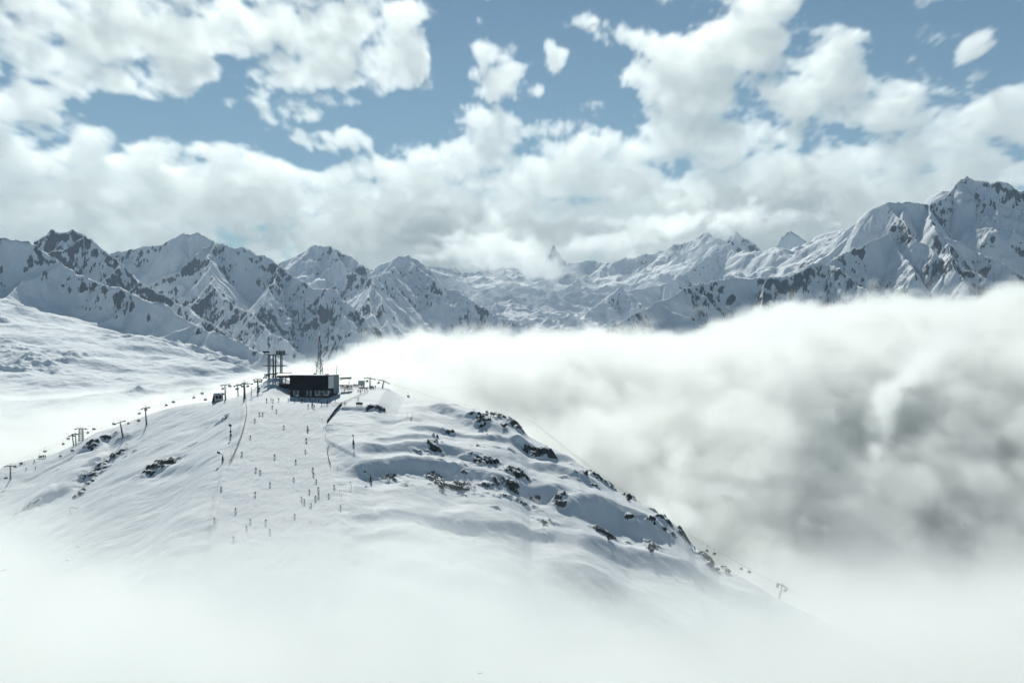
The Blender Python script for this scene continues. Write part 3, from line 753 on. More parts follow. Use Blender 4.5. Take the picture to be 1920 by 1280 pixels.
class MB:
    def __init__(self): self.bm = bmesh.new()
    def box(self, c, s, rot=None, taper=1.0):
        vs = []
        for z in (-.5, .5):
            k = taper if z > 0 else 1.0
            for x, y in ((-.5, -.5), (.5, -.5), (.5, .5), (-.5, .5)):
                v = Vector((x * s[0] * k, y * s[1] * k, z * s[2]))
                if rot is not None: v = rot @ v
                vs.append(self.bm.verts.new(v + Vector(c)))
        for f in ((3, 2, 1, 0), (4, 5, 6, 7), (0, 1, 5, 4), (1, 2, 6, 5), (2, 3, 7, 6), (3, 0, 4, 7)):
            self.bm.faces.new([vs[i] for i in f])
        return self
    def tube(self, p, q, r0, r1=None, n=6, cap=True):
        r1 = r0 if r1 is None else r1
        p = Vector(p); q = Vector(q); d = (q - p)
        if d.length < 1e-6: return self
        d.normalize(); a = d.orthogonal().normalized(); b = d.cross(a)
        R = []
        for c, r in ((p, r0), (q, r1)):
            R.append([self.bm.verts.new(c + (a * math.cos(2 * math.pi * i / n) + b * math.sin(2 * math.pi * i / n)) * r) for i in range(n)])
        for i in range(n):
            self.bm.faces.new((R[0][i], R[0][(i + 1) % n], R[1][(i + 1) % n], R[1][i]))
        if cap and n > 2:
            self.bm.faces.new(R[0][::-1]); self.bm.faces.new(R[1])
        return self
    def path(self, pts, r, n=5):
        for a, b in zip(pts[:-1], pts[1:]): self.tube(a, b, r, r, n)
        return self
    def disc(self, c, r, w, axis='y', n=12):
        v = {'x': Vector((w / 2, 0, 0)), 'y': Vector((0, w / 2, 0)), 'z': Vector((0, 0, w / 2))}[axis]
        return self.tube(Vector(c) - v, Vector(c) + v, r, r, n)
    def prism(self, poly, y0, y1):
        """poly: (x, z) outline extruded along y"""
        A = [self.bm.verts.new((x, y0, z)) for x, z in poly]; B = [self.bm.verts.new((x, y1, z)) for x, z in poly]
        n = len(poly)
        self.bm.faces.new(A); self.bm.faces.new(B[::-1])
        for i in range(n): self.bm.faces.new((A[(i + 1) % n], A[i], B[i], B[(i + 1) % n]))
        return self
    def build(self, name, m, parent=None, bevel=0.0, smooth=False):
        bmesh.ops.recalc_face_normals(self.bm, faces=self.bm.faces)
        if bevel > 0:
            bmesh.ops.bevel(self.bm, geom=list(self.bm.edges), offset=bevel, segments=1, affect='EDGES')
        me = bpy.data.meshes.new(name); self.bm.to_mesh(me); self.bm.free()
        me.materials.append(M[m] if isinstance(m, str) else m)
        if smooth: me.polygons.foreach_set('use_smooth', [True] * len(me.polygons))
        return link(bpy.data.objects.new(name, me), parent)
def thing(name, label, cat, loc=(0, 0, 0), rz=0.0, group=None):
    o = bpy.data.objects.new(name, None); link(o); o.location = loc; o.rotation_euler = (0, 0, rz); o.empty_display_size = 0.5
    return tag(o, label, cat, group)
def copy_tree(o, parent=None):
    c = o.copy(); COL.objects.link(c); c.parent = parent
    for ch in list(o.children): copy_tree(ch, c)
    return c
def mpp(d): return d / F            # metres in one photo pixel at that distance

# ------------------------------------------------------------------ the mountain lodge
LX, LY, LZ = P(543, 744.5, 755)
lz = gz(-108, 752)
LTH = math.radians(-13)
lod = thing('lodge', 'large black flat-roofed mountain lodge with pale glazed corner on the summit', 'building', (LX, LY, -29.6), LTH)
Hh, Wd, Dp = 11.5, 21.6, 16.5
MB().box((Wd / 2, Dp / 2, 7.75), (Wd, Dp, 7.5)).build('wall', 'clad', lod)
b = MB().box((Wd / 2 - 0.15, Dp / 2, 1.1), (Wd - 0.5, Dp - 0.4, 5.78)); b.build('ground_floor_wall', 'timber', lod)
rf = MB().box((Wd / 2, Dp / 2, 11.58), (Wd + 0.3, Dp + 0.3, 0.16)).build('roof', 'clad', lod)
MB().box((Wd / 2, Dp / 2, 11.74), (Wd - 0.2, Dp - 0.2, 0.16)).build('roof_snow', 'snow', rf)
MB().box((Wd - 2.6, 5, 12.0), (1.8, 2.0, 0.6)).build('roof_hatch', 'clad', rf)
gl = MB().box((Wd + 0.06, 4.2, 8.05), (0.14, 7.6, 6.5)).build('glazed_corner', 'glass', lod)
b = MB()
for i in range(6): b.box((Wd + 0.17, 0.45 + i * 1.5, 8.05), (0.06, 0.10, 6.5))
for i in range(8): b.box((Wd + 0.20, 4.2, 4.85 + i * 0.914), (0.05, 7.6, 0.08))
b.build('window_bars', 'frame', gl)
MB().box((Wd + 0.1, 12.2, 6.6), (0.24, 8.3, 9.7)).build('metal_cladding', 'panel', lod)
def fx(px): return (px - 543) / 73.0 * Wd
for x in (551.5, 559.4, 576.3, 583.8):
    dr = MB().box((fx(x), -0.03, 2.2), (0.32, 0.34, 2.9)).build('door_frame', 'frame', lod)
for a, c in ((552.5, 558.7), (577.2, 583.0), (592, 599.6), (608.2, 616.2)):
    w = MB().box((fx((a + c) / 2), 0.13, 2.3), ((c - a) / 73 * Wd, 0.1, 2.6)).build('window', 'dark_glass', lod)
for a, c in ((592, 599.8), (608.2, 616.4)):
    fr = MB().box((fx(a), -0.03, 2.4), (0.34, 0.34, 2.7)).box((fx(c), -0.03, 2.4), (0.34, 0.34, 2.7)).box((fx((a + c) / 2), -0.05, 1.3), ((c - a) / 73 * Wd, 0.2, 0.75)).build('window_surround', 'frame', lod)
MB().box((fx(557.5), -0.15, 0.9), (1.9, 0.3, 0.7)).build('notice_board', 'white', lod)
MB().box((fx(603.8), -0.1, 3.0), (0.5, 0.3, 0.9)).build('wall_lamp', 'white', lod)
MB().box((fx(603.6), 0.1, 1.1), (1.4, 0.12, 2.2)).build('door', 'dark_glass', lod)
for y in (1.5, 3.3): MB().box((Wd - 0.28, y, 2.9), (0.16, 0.6, 1.6)).build('side_window', 'frame', lod)
for x in (579, 582, 589, 606): MB().box((fx(x), -0.55, 0.35), (0.9, 0.5, 0.7)).build('bench', 'orange' if x in (582, 606) else 'wood', lod)
an = thing('antenna', 'thin forked whip antenna on the lodge roof above its grey end', 'antenna', (0, 0, 0))
ax, ay, az = P(630.8, 704, 765)
an.location = (ax, ay, -17.75)
MB().tube((0, 0, 0), (0, 0, 3.2), 0.16, 0.13).tube((0, 0, 3.0), (0.05, 0, 5.6), 0.09, 0.04).build('mast', 'galv', an)
MB().tube((0, 0, 2.6), (0.6, 0, 3.1), 0.08).tube((0.6, 0, 3.1), (0.7, 0, 4.6), 0.09).build('side_arm', 'galv', an)

# ------------------------------------------------------------------ lift station behind the lodge
sx, sy, _ = P(523, 700, 772)
SB = -25.7
sta = thing('lift_station', 'low lift station with pale green curved roof behind the black lodge', 'lift station', (sx, sy, SB))
SW = 18.6
arc = [(0.0, 7.0), (0.0, 7.5)] 
prof = [(-4.2 + 8.4 * i / 12, 7.15 + 1.15 * math.sin(math.pi * i / 12)) for i in range(13)]
b = MB()
V0 = [b.bm.verts.new((-1.2, 4.2 + y, z)) for y, z in prof]; V1 = [b.bm.verts.new((SW, 4.2 + y, z + 0.35)) for y, z in prof]
for i in range(12): b.bm.faces.new((V0[i], V0[i + 1], V1[i + 1], V1[i]))
V2 = [b.bm.verts.new((v.co.x, v.co.y, v.co.z - 0.25)) for v in V0]; V3 = [b.bm.verts.new((v.co.x, v.co.y, v.co.z - 0.25)) for v in V1]
for i in range(12): b.bm.faces.new((V2[i + 1], V2[i], V3[i], V3[i + 1]))
for i in (0, 12): b.bm.faces.new((V0[i], V1[i], V3[i], V2[i]))
rf = b.build('roof', 'roof', sta, smooth=False)
b = MB(); pr = [(4.2 + y, z) for y, z in prof]
b.bm.faces.new([b.bm.verts.new((SW + 0.03, y, z + 0.3)) for y, z in pr] )
for i in range(1): b.box((SW + 0.3, 4.2, 7.8), (0.6, 7.6, 1.0))
b.build('roof_end', 'clad', rf)
MB().box((2.6, 4.2, 6.55), (7.6, 8.0, 1.05)).build('soffit', 'clad', sta)
for x, y in ((0.3, 0.6), (3.6, 0.6), (6.4, 0.6), (0.3, 7.6), (6.4, 7.6)): MB().tube((x, y, 0.2), (x, y, 6.2), 0.26, 0.24, 8).build('column', 'steel', sta)
MB().box((2.8, 4.0, 2.55), (7.4, 7.4, 0.34)).build('platform', 'steel', sta)
MB().box((3.2, 3.2, 1.2), (6.0, 5.0, 2.2)).build('base_wall', 'timber', sta)
b = MB()
for i in range(9): b.tube((-0.8 + i * 0.9, 0.35, 2.7), (-0.8 + i * 0.9, 0.35, 3.7), 0.05, n=4)
b.tube((-0.8, 0.35, 3.7), (6.4, 0.35, 3.7), 0.06, n=4); b.build('railing', 'steel', sta)
MB().disc((3.0, 4.2, 5.6), 2.0, 0.25, 'z', 20).build('bullwheel', 'steel2', sta)
MB().box((12.8, 4.2, 3.5), (12.2, 7.0, 6.6)).build('wall', 'clad', sta)
MB().box((1.5, 4.2, 8.55), (9.0, 0.5, 0.30)).build('roof_rail', 'steel', rf)
MB().tube((6.2, 4.2, 8.4), (6.2, 4.2, 9.1), 0.25).build('vent', 'steel', rf)

# ------------------------------------------------------------------ ropeway support frame
gx, gy, _ = P(515, 704, 792)
GB = -26.0
def Zp(py, d): return (CY - py) / F * d
def Xp(px, d): return (px - CX) / F * d
gan = thing('ropeway_support', 'tall green steel ropeway support with four columns and two decks left of the lodge', 'lift tower', (gx, gy, GB))
k = mpp(792)
for px, r in ((503, .34), (512.4, .45), (516.8, .45), (526, .36)):
    MB().tube(((px - 515) * k, 0, 0), ((px - 515) * k, 0, Zp(664, 792) - GB), r, r * .9, 10).build('column', 'steel2', gan)
    if px in (503, 526): MB().tube(((px - 515) * k, 5.0, 0), ((px - 515) * k, 5.0, Zp(664, 792) - GB), r, r * .9, 10).build('column', 'steel2', gan)
for py, x0, x1 in ((664.2, 492, 539), (685.2, 490.5, 539)):
    z = Zp(py, 792) - GB
    b = MB()
    a, c = (x0 - 515) * k, (x1 - 515) * k
    b.prism([(a, z), (a + 2.4, z - .42), (c - 2.4, z - .42), (c, z), (c, z + .14), (a, z + .14)], -0.5, 0.5)
    b.prism([(a, z), (a + 2.4, z - .42), (c - 2.4, z - .42), (c, z), (c, z + .14), (a, z + .14)], 4.4, 5.4)
    b.box(((a + c) / 2, 2.45, z - .1), ((c - a) * .6, 3.86, .12))
    b.build('crossbeam', 'steel2', gan)
z = Zp(664.2, 792) - GB + .15
mach = MB()
rr = random.Random(5)
for i in range(6): mach.disc(((494.5 + i * 1.9 - 515) * k, 0.2, z + 0.9 + rr.uniform(-.3, .3)), 0.5, 0.5, 'y', 10)
mach.box(((498.5 - 515) * k, 0.6, z + 1.2), (3.0, .9, .5)); mach.tube(((493 - 515) * k, 0, z + 1.6), ((504 - 515) * k, 0, z + 1.1), .16)
mach.build('sheave_train', 'black', gan)
mach = MB()
for i in range(4): mach.prism([((519 + i * 4.4 - 515) * k + p[0], z + p[1]) for p in ((-.55, 0), (.55, 0), (.7, 1.5), (.1, 2.2), (-.5, 1.6))], -0.3 + .3 * (i % 2), .5 + .3 * (i % 2))
mach.build('saddle', 'steel2', gan)
MB().tube(((513.8 - 515) * k, 0, z), ((513.8 - 515) * k, 0, z + 4.3), .09, .05).tube(((513.8 - 515) * k - .7, 0, z + 3.4), ((513.8 - 515) * k + .7, 0, z + 3.4), .05).build('lightning_rod', 'galv', gan)
b = MB()
for y in (-0.8, 5.4):
    b.tube(((493.5 - 515) * k, y, Zp(709.5, 792) - GB), ((500 - 515) * k, y, Zp(701.5, 792) - GB), .28).tube(((500 - 515) * k, y, Zp(701.5, 792) - GB), ((519 - 515) * k, y, Zp(701, 792) - GB), .28)
    for i in range(5): b.tube(((495 + i * 5 - 515) * k, y, Zp(709, 792) - GB - .5), ((497 + i * 5 - 515) * k, y, Zp(702, 792) - GB), .14)
b.box(((506 - 515) * k, 2.3, Zp(701.6, 792) - GB), (7.0, 6.0, .3)); b.build('base_frame', 'steel', gan)
b = MB()
for i in range(22): b.tube(((502.2 - 515) * k, -.5, 1 + i * .75), ((503.8 - 515) * k, -.5, 1 + i * .75), .04, n=4)
for q in (502.2, 503.8): b.tube(((q - 515) * k, -.5, .8), ((q - 515) * k, -.5, 17), .04, n=4)
b.build('ladder', 'steel2', gan)

# ------------------------------------------------------------------ radio mast
md_ = 800
mx, my, _ = P(599, 700, md_)
mb = gz(mx, my) if my < 860 else -26
mast = thing('radio_mast', 'tall lattice radio mast with white and red top behind the lodge', 'mast', (mx, my, mb))
def zz(py): return Zp(py, md_) - mb
lev = [(721, 2.7), (712, 2.35), (703, 2.0), (695, 1.7), (687, 1.45), (680, 1.1), (673, 0.8)]
b = MB()
def corners(w): return [Vector((sx_ * w, sy_ * w, 0)) for sx_, sy_ in ((-1, -1), (1, -1), (1, 1), (-1, 1))]
for (p0, w0), (p1, w1) in zip(lev[:-1], lev[1:]):
    A = [c + Vector((0, 0, zz(p0))) for c in corners(w0)]; B = [c + Vector((0, 0, zz(p1))) for c in corners(w1)]
    for i in range(4):
        j = (i + 1) % 4
        b.tube(A[i], B[i], .10, n=4).tube(A[i], B[j], .06, n=3).tube(A[j], B[i], .06, n=3).tube(B[i], B[j], .06, n=3)
b.build('lower_lattice', 'steel2', mast)
b = MB(); h0 = zz(673); h1 = zz(640); n = 9
for i in range(n):
    za, zb = h0 + (h1 - h0) * i / n, h0 + (h1 - h0) * (i + 1) / n; w = .55
    A = [c + Vector((0, 0, za)) for c in corners(w)]; B = [c + Vector((0, 0, zb)) for c in corners(w)]
    for q in range(4):
        b.tube(A[q], B[q], .08, n=4).tube(A[q], B[(q + 1) % 4], .055, n=3)
b.build('upper_lattice', 'steel2', mast)
MB().tube((0.45, 0, zz(721)), (0.45, 0, zz(650)), .22, .2, 8).build('cable_duct', 'steel2', mast)
MB().tube((0, 0, zz(640)), (0, 0, zz(629.5)), .42, .4, 8).build('red_section', 'orange', mast)
MB().tube((0, 0, zz(629.5)), (0, 0, zz(619)), .45, .42, 8).build('white_section', 'white', mast)
MB().tube((0, 0, zz(619)), (0, 0, zz(607.5)), .14, .05, 6).build('spike', 'galv', mast)
for i, (a, pz, r) in enumerate(((.6, 691, .55), (2.4, 686, .5), (4.0, 683, .45), (5.4, 695, .5), (3.2, 679, .5), (0.2, 682, .4), (5.9, 676, .4), (4.6, 688, .4))):
    w = 1.9
    MB().tube((w * math.cos(a), -w * abs(math.sin(a)), zz(pz)), (w * math.cos(a) * 1.12, -w * abs(math.sin(a)) * 1.12 - .2, zz(pz)), r * .6, r, 10).build('dish_antenna', 'white' if i % 2 else 'galv', mast)
for pz in (692, 683): MB().box((0, 0, zz(pz)), (3.8, 3.8, .1)).build('work_platform', 'galv', mast)

# ------------------------------------------------------------------ canopy, railing, info cube right of the lodge
cx_, cy_, _ = P(636.6, 707, 775)
can = thing('canopy', 'flat dark canopy roof reaching out from the right end of the lodge', 'canopy', (cx_, cy_, 0))
k = mpp(775)
MB().prism([(0, Zp(709.2, 775)), (5.2, Zp(710.4, 775)), (6.1, Zp(708.6, 775)), (6.15, Zp(707.2, 775)), (0, Zp(707.6, 775))], 0, 6).build('roof', 'steel', can)
MB().prism([(0, Zp(712.6, 775)), (2.4, Zp(711.2, 775)), (3.2, Zp(710.6, 775)), (0, Zp(710.7, 775))], 0.5, 5.5).build('lower_roof', 'steel2', can)
for y in (.4, 5.6): MB().tube((5.4, y, Zp(709.8, 775)), (4.6, y, Zp(722.5, 775)), .09, .09).build('post', 'galv', can)
rx, ry, _ = P(636.5, 721, 790)
rail = thing('terrace_railing', 'long dark railing along the terrace edge right of the lodge', 'railing', (rx, ry, 0))
k = mpp(790)
b = MB().box((6.8, 0, Zp(721.2, 790)), (13.6, .12, .22)); b.box((6.8, 0, Zp(723, 790)), (13.6, .06, .08)); b.build('rail', 'black', rail)
for i in range(10): MB().box((i * 1.5 + .05, 0, Zp(724, 790)), (.12, .12, 1.9)).build('post', 'black', rail)
ux, uy, _ = P(646.5, 722, 786)
um = thing('parasol', 'low grey parasol over the crowd at the terrace railing', 'parasol', (ux, uy, 0))
MB().tube((0, 0, Zp(726, 786)), (0, 0, Zp(719, 786)), .06).build('pole', 'galv', um)
MB().tube((0, 0, Zp(719.8, 786)), (0, 0, Zp(718.2, 786)), 1.6, .15, 10).build('canopy', 'galv', um)
qx, qy, _ = P(677.8, 724, 785)
cube = thing('display_cube', 'grey mirrored display box on thin legs among the skiers', 'display', (qx, qy, 0))
MB().box((0, 0, Zp(718, 785)), (3.3, 2.4, 2.4)).build('box', 'panel', cube, bevel=.06)
MB().box((0.15, -1.23, Zp(718, 785)), (2.7, .06, 1.9)).build('screen', 'glass', cube)
MB().box((0, 0, Zp(713.8, 785)), (3.5, 2.6, .14)).build('lid', 'black', cube)
for x in (-1.5, 1.5):
    for y in (-1, 1): MB().tube((x, y, Zp(725.5, 785)), (x, y, Zp(721.6, 785)), .09).build('leg', 'black', cube)

# ------------------------------------------------------------------ lift towers
def lift_tower(base, top, armL, armR, dyL, dyR, label, d=None, r=.42, sheaves=True, lattice=False, two=False, hoop=True, g='chairlift towers', name='lift_tower', m='steel'):
    if d is None:
        x, y, z = spot(*base); d = y
    else:
        x, y = Xp(base[0], d), d; z = min(Zp(base[1], d), gz(x, y) if d < 1090 else 0)
    T = Vector((Xp(top[0], d), d, Zp(top[1], d))) - Vector((x, y, z))
    o = thing(name, label, 'lift tower', (x, y, z), 0, g)
    kk = mpp(d)
    if lattice:
        b = MB(); n = 7; w0, w1 = 1.25, .95
        for i in range(n):
            za, zb = T.z * i / n, T.z * (i + 1) / n; wa = w0 + (w1 - w0) * i / n; wb = w0 + (w1 - w0) * (i + 1) / n
            A = [c + Vector((0, 0, za)) for c in corners(wa)]; B = [c + Vector((0, 0, zb)) for c in corners(wb)]
            for q in range(4): b.tube(A[q], B[q], .16, n=4).tube(A[q], B[(q + 1) % 4], .09, n=4).tube(B[q], B[(q + 1) % 4], .09, n=4)
        b.build('mast', m, o)
    else:
        MB().tube((0, 0, -1.2), (0, 0, .35), r * 1.5, r * 1.4, 8).build('footing', 'galv', o)
        MB().tube((0, 0, 0), T, r, r * .62, 10).build('mast', m, o)
    L = T + Vector((-armL * kk, 0, -dyL * kk)); R = T + Vector((armR * kk, 0, -dyR * kk))
    dirL = (L - T); dirR = (R - T)
    b = MB()
    for s, e in ((T, L), (T, R)):
        b.tube(s, e, .26, .15, 6)
    b.build('crossarm', m, o)
    for e in (L, R):
        b = MB()
        b.box(e + Vector((0, 0, -.16)), (.24, 4.4, .26))
        for i in range(6): b.disc(e + Vector((0, -1.9 + i * .76, -.34)), .26, .16, 'x', 10)
        b.build('sheave_train', 'black', o)
    if hoop:
        b = MB()
        for s in (-.55, .55):
            b.tube(T + Vector((s * armL * kk * .55, 0, 0)), T + Vector((s * armL * kk * .75, 0, 1.1)), .06, n=4)
        b.tube(T, T + Vector((0, 0, 1.5)), .06, n=4).tube(T + Vector((-armL * kk * .42, 0, 1.1)), T + Vector((armR * kk * .42, 0, 1.1)), .05, n=4)
        b.build('lifting_frame', m, o)
    if two:
        z2 = T + Vector((0, 0, -two * kk))
        MB().tube(z2 + Vector((-armL * kk, 0, 0)), z2 + Vector((armR * kk, 0, 0)), .2, .2, 6).build('lower_arm', m, o)
    b = MB()
    for i in range(int(T.z / .8)):
        p = T * ((i + .5) * .8 / T.z) + Vector((r + .12, -.1, 0)); b.tube(p, p + Vector((.3, 0, 0)), .035, n=3)
    for q in (0, .3): b.tube(Vector((r + .12 + q, -.1, .3)), T + Vector((r + .12 + q, -.1, -.2)), .03, n=3)
    if not lattice: b.build('ladder', 'galv', o)
    else: b.bm.free()
    return Vector((x, y, z)) + L, Vector((x, y, z)) + R
TW = {}
TW['e'] = lift_tower((19.5, 898), (19, 873.5), 9, 9, -.5, -.5, 'lowest lift tower at the left edge of the hill, dark T shape')
TW['d1'] = lift_tower((138, 835), (135.3, 816.2), 5, 4, 0, 0, 'short lift tower left of its thinner twin by the lattice tower', r=.34)
TW['d2'] = lift_tower((142.5, 834), (141, 813.4), 4.5, 4, 0, -.5, 'short thin lift tower close to the left of the lattice tower', r=.34)
TW['l'] = lift_tower((151.8, 828), (151.4, 803), 9.5, 9.5, .3, .3, 'lattice lift tower with curved crossarm on the left ridge', lattice=True, g='lattice and deck towers')
TW['c'] = lift_tower((230.5, 820.5), (225.2, 791.5), 9.5, 8.5, 3, -3, 'leaning lift tower above the blue shaded hollow of the left slope', r=.48)
TW['b'] = lift_tower((274.8, 796.5), (272, 765), 6, 7.5, .5, -2, 'single lift tower between the leaning tower and the gable hut')
TW['a1'] = lift_tower((422.4, 750.5), (421.8, 722), 7, 8, -.3, -2, 'slim lift tower just right of the gable-shaped advertising hut')
TW['a2'] = lift_tower((446.5, 739.5), (445, 722.5), 6, 6, 1, -1.5, 'thin small lift tower partly behind the big wide-armed one', r=.3)
TW['a3'] = lift_tower((458.6, 747.5), (457.8, 719.5), 14, 15, 2, -.5, 'stout lift tower with wide curved crossarm and cabin-like top', r=.62)
TW['a4'] = lift_tower((483.6, 735.5), (483.3, 711), 7.5, 8, .3, .3, 'lift tower with two crossarms left of the snow heap by the station', r=.5, two=4)
TW['r1'] = lift_tower((693.8, 728), (693.6, 709), 9.8, 9.5, -.6, 1.6, 'upright lift tower among skiers right of the lodge', d=786, r=.36)
TW['r2'] = lift_tower((716.4, 728.5), (719.6, 714.2), 8.5, 9.5, -2.5, 4, 'leaning lift tower at the right end of the summit crest', d=781, r=.36)
TW['f'] = lift_tower((1458.6, 1124), (1466.5, 1097), 8, 8.5, -3, 4, 'faint lift tower in the mist far down the right slope', d=640, r=.32)
sup = MB().box((0, 0, 0), (1.8, 1.2, .5))
for i in range(4): sup.tube((-.8 + i * .53, 0, .2), (-.8 + i * .53, 0, 1.7), .06, n=4)
sup.tube((-.9, 0, 1.7), (.9, 0, 1.7), .07, n=4)
# (belongs to the stout tower)
st = [o for o in SC.objects if o.get('label', '').startswith('stout lift tower')][0]
so = sup.build('top_platform', 'steel', st); so.location = (-.2, 0, Zp(718.3, st.location.y) - st.location.z)
px_, py_, pz_ = spot(471.2, 742)
pole = thing('pole', 'thin plain pole between the stout tower and the double-armed tower', 'pole', (px_, py_, pz_))
MB().tube((0, 0, -.5), (0, 0, 16 * mpp(py_)), .2, .16, 8).build('shaft', 'steel2', pole)
MB().tube((0, 0, 16 * mpp(py_)), (0, 0, 16.3 * mpp(py_)), .26, .2, 8).build('cap', 'steel2', pole)

# haul ropes: from tower to tower
def rope(pts, label):
    b = MB()
    for a, c in zip(pts[:-1], pts[1:]):
        n = 14; q = []
        for i in range(n + 1):
            t = i / n; p = Vector(a).lerp(Vector(c), t); p.z -= 4 * t * (1 - t) * (Vector(a) - Vector(c)).length * .012; q.append(p)
        b.path(q, .03, 4)
    o = b.build('haul_rope', 'rope'); tag(o, label, 'cable', 'haul ropes of the lifts'); return o
e0 = Vector(P(-120, 930, 800))
rope([e0, TW['e'][0], TW['d1'][0], TW['c'][0], TW['b'][0], TW['a1'][0], TW['a2'][0], TW['a4'][0]], 'upper haul rope strung along the outer side of the left lift towers')
rope([e0 + Vector((5, 0, -1)), TW['e'][1], TW['d2'][1], TW['c'][1], TW['b'][1], TW['a1'][1], TW['a3'][1], TW['a4'][1]], 'inner haul rope strung along the left lift towers')
rope([Vector(P(636, 709, 786)), TW['r1'][0], TW['r2'][0], Vector(P(1000, 790, 765)), Vector(P(1240, 968, 690)), TW['f'][0], Vector(P(1640, 1190, 610))], 'far haul rope running down behind the right slope')
rope([Vector(P(640, 710, 784)), TW['r1'][1], TW['r2'][1], Vector(P(1010, 800, 755)), Vector(P(1260, 985, 680)), TW['f'][1], Vector(P(1660, 1200, 600))], 'near haul rope running down behind the right slope')

# ------------------------------------------------------------------ chairs
def make_chair():
    c = thing('lift_chair', 'x', 'lift chair')
    MB().tube((0, 0, 0), (0, 0, -.25), .10, n=6).tube((0, 0, -.2), (.0, .05, -1.7), .05, n=5).build('hanger', 'steel2', c)
    MB().box((0, .1, -1.78), (1.5, .08, .08)).box((-.75, .25, -2.2), (.07, .07, .9)).box((.75, .25, -2.2), (.07, .07, .9)).build('frame', 'steel2', c)
    MB().box((0, .0, -2.75), (1.9, .55, .16)).build('seat', 'black', c, bevel=.03)
    MB().box((0, .32, -2.4), (1.9, .14, .75), Matrix.Rotation(-.2, 3, 'X')).build('backrest', 'black', c, bevel=.03)
    MB().tube((-.8, -.4, -3.25), (.8, -.4, -3.25), .05, n=5).tube((-.45, .0, -2.8), (-.45, -.4, -3.25), .04, n=4).tube((.45, 0, -2.8), (.45, -.4, -3.25), .04, n=4).build('footrest', 'steel2', c)
    return c
CH = [  # px, py of the seat, distance, yaw, label
 (11, 897, None, .3, 'chair hanging just left below the lowest lift tower'),
 (28.6, 877.5, 812, -.5, 'chair hanging just right of the lowest lift tower'),
 (39.6, 869.5, 816, .4, 'chair hanging over the crest, second right of the lowest tower'),
 (74, 857, 822, -.4, 'chair in front of the small framed boards on the left crest'),
 (84, 847, 824, .2, 'chair above the small framed boards on the left crest'),
 (112.5, 856, 790, -.5, 'chair low over the snow between framed boards and twin towers'),
 (118, 833, 828, -.4, 'chair against white cloud left of the twin towers, lower one'),
 (128, 823, 830, .3, 'chair against white cloud right beside the twin towers top'),
 (135.5, 845.5, 800, .4, 'chair over snow directly below the twin towers'),
 (164, 812, 834, -.5, 'chair against cloud, nearer one right of the lattice tower'),
 (176, 805, 836, .3, 'chair against cloud, farther one right of the lattice tower'),
 (212, 795, 830, -.5, 'chair beside the left arm of the leaning tower'),
 (240, 794.5, 815, -.6, 'chair just right of the leaning tower, tilted toward the slope'),
 (260.6, 776, 832, -.4, 'upper of two chairs one above the other left of a tower'),
 (260, 789.5, 818, .4, 'lower of two chairs one above the other left of a tower'),
 (273.8, 768.5, 826, .4, 'chair passing the mast of the single lift tower'),
 (311, 760.5, 826, -.4, 'chair against cloud, left of the middle pair over the crest'),
 (325, 754.5, 826, .3, 'chair against cloud, right of the middle pair over the crest'),
 (363, 746, 820, -.5, 'chair leftmost of the three left of the gable hut'),
 (379, 738.5, 820, .3, 'chair topmost of the three left of the gable hut'),
 (385, 750, 815, .3, 'chair closest to the left side of the gable hut'),
 (417, 729.5, 815, -.6, 'upper chair left of the slim tower by the gable hut'),
 (417.5, 739.5, 812, .1, 'lower chair left of the slim tower by the gable hut'),
 (431, 725, 815, .2, 'chair right of the slim tower by the gable hut'),
 (444.5, 730, 808, .2, 'chair passing the thin small tower'),
 (455, 725.3, 806, .3, 'chair left of the stout tower under its arm'),
 (464, 724.8, 804, -.6, 'chair right of the stout tower under its arm'),
 (479, 716.5, 802, .2, 'chair left under the double-armed tower'),
 (488.5, 716.3, 802, .2, 'chair right under the double-armed tower'),
 (688.8, 715.5, 786, .9, 'chair between the display box and the upright right tower'),
 (709, 718.5, 783, -.9, 'chair between the two lift towers right of the lodge'),
 (766.3, 744, 772, .9, 'single chair just above the crest right of the summit'),
 (1326.5, 1033, 662, .9, 'uppermost chair above the right slope in front of grey cloud'),
 (1339, 1038.5, 658, -.9, 'second highest chair above the right slope before grey cloud'),
 (1391, 1066.5, 650, .9, 'left chair of the lower pair over the misty right slope'),
 (1404.5, 1073, 646, -.9, 'right chair of the lower pair over the misty right slope'),
 (1458.6, 1099.5, 640, .9, 'chair left of the faint tower in the mist'),
 (1471.5, 1107.5, 640, -.9, 'chair right of the faint tower in the mist'),
]
c0 = make_chair()
for i, (px, py, d, yaw, lab) in enumerate(CH):
    o = c0 if i == 0 else copy_tree(c0)
    if d is None: d = 780
    x, y, z = P(px, py, d)
    o.location = (x, y, z + 2.75); o.rotation_euler = (0, 0, yaw); o['label'] = lab; o['group'] = 'chairs of the chairlifts'

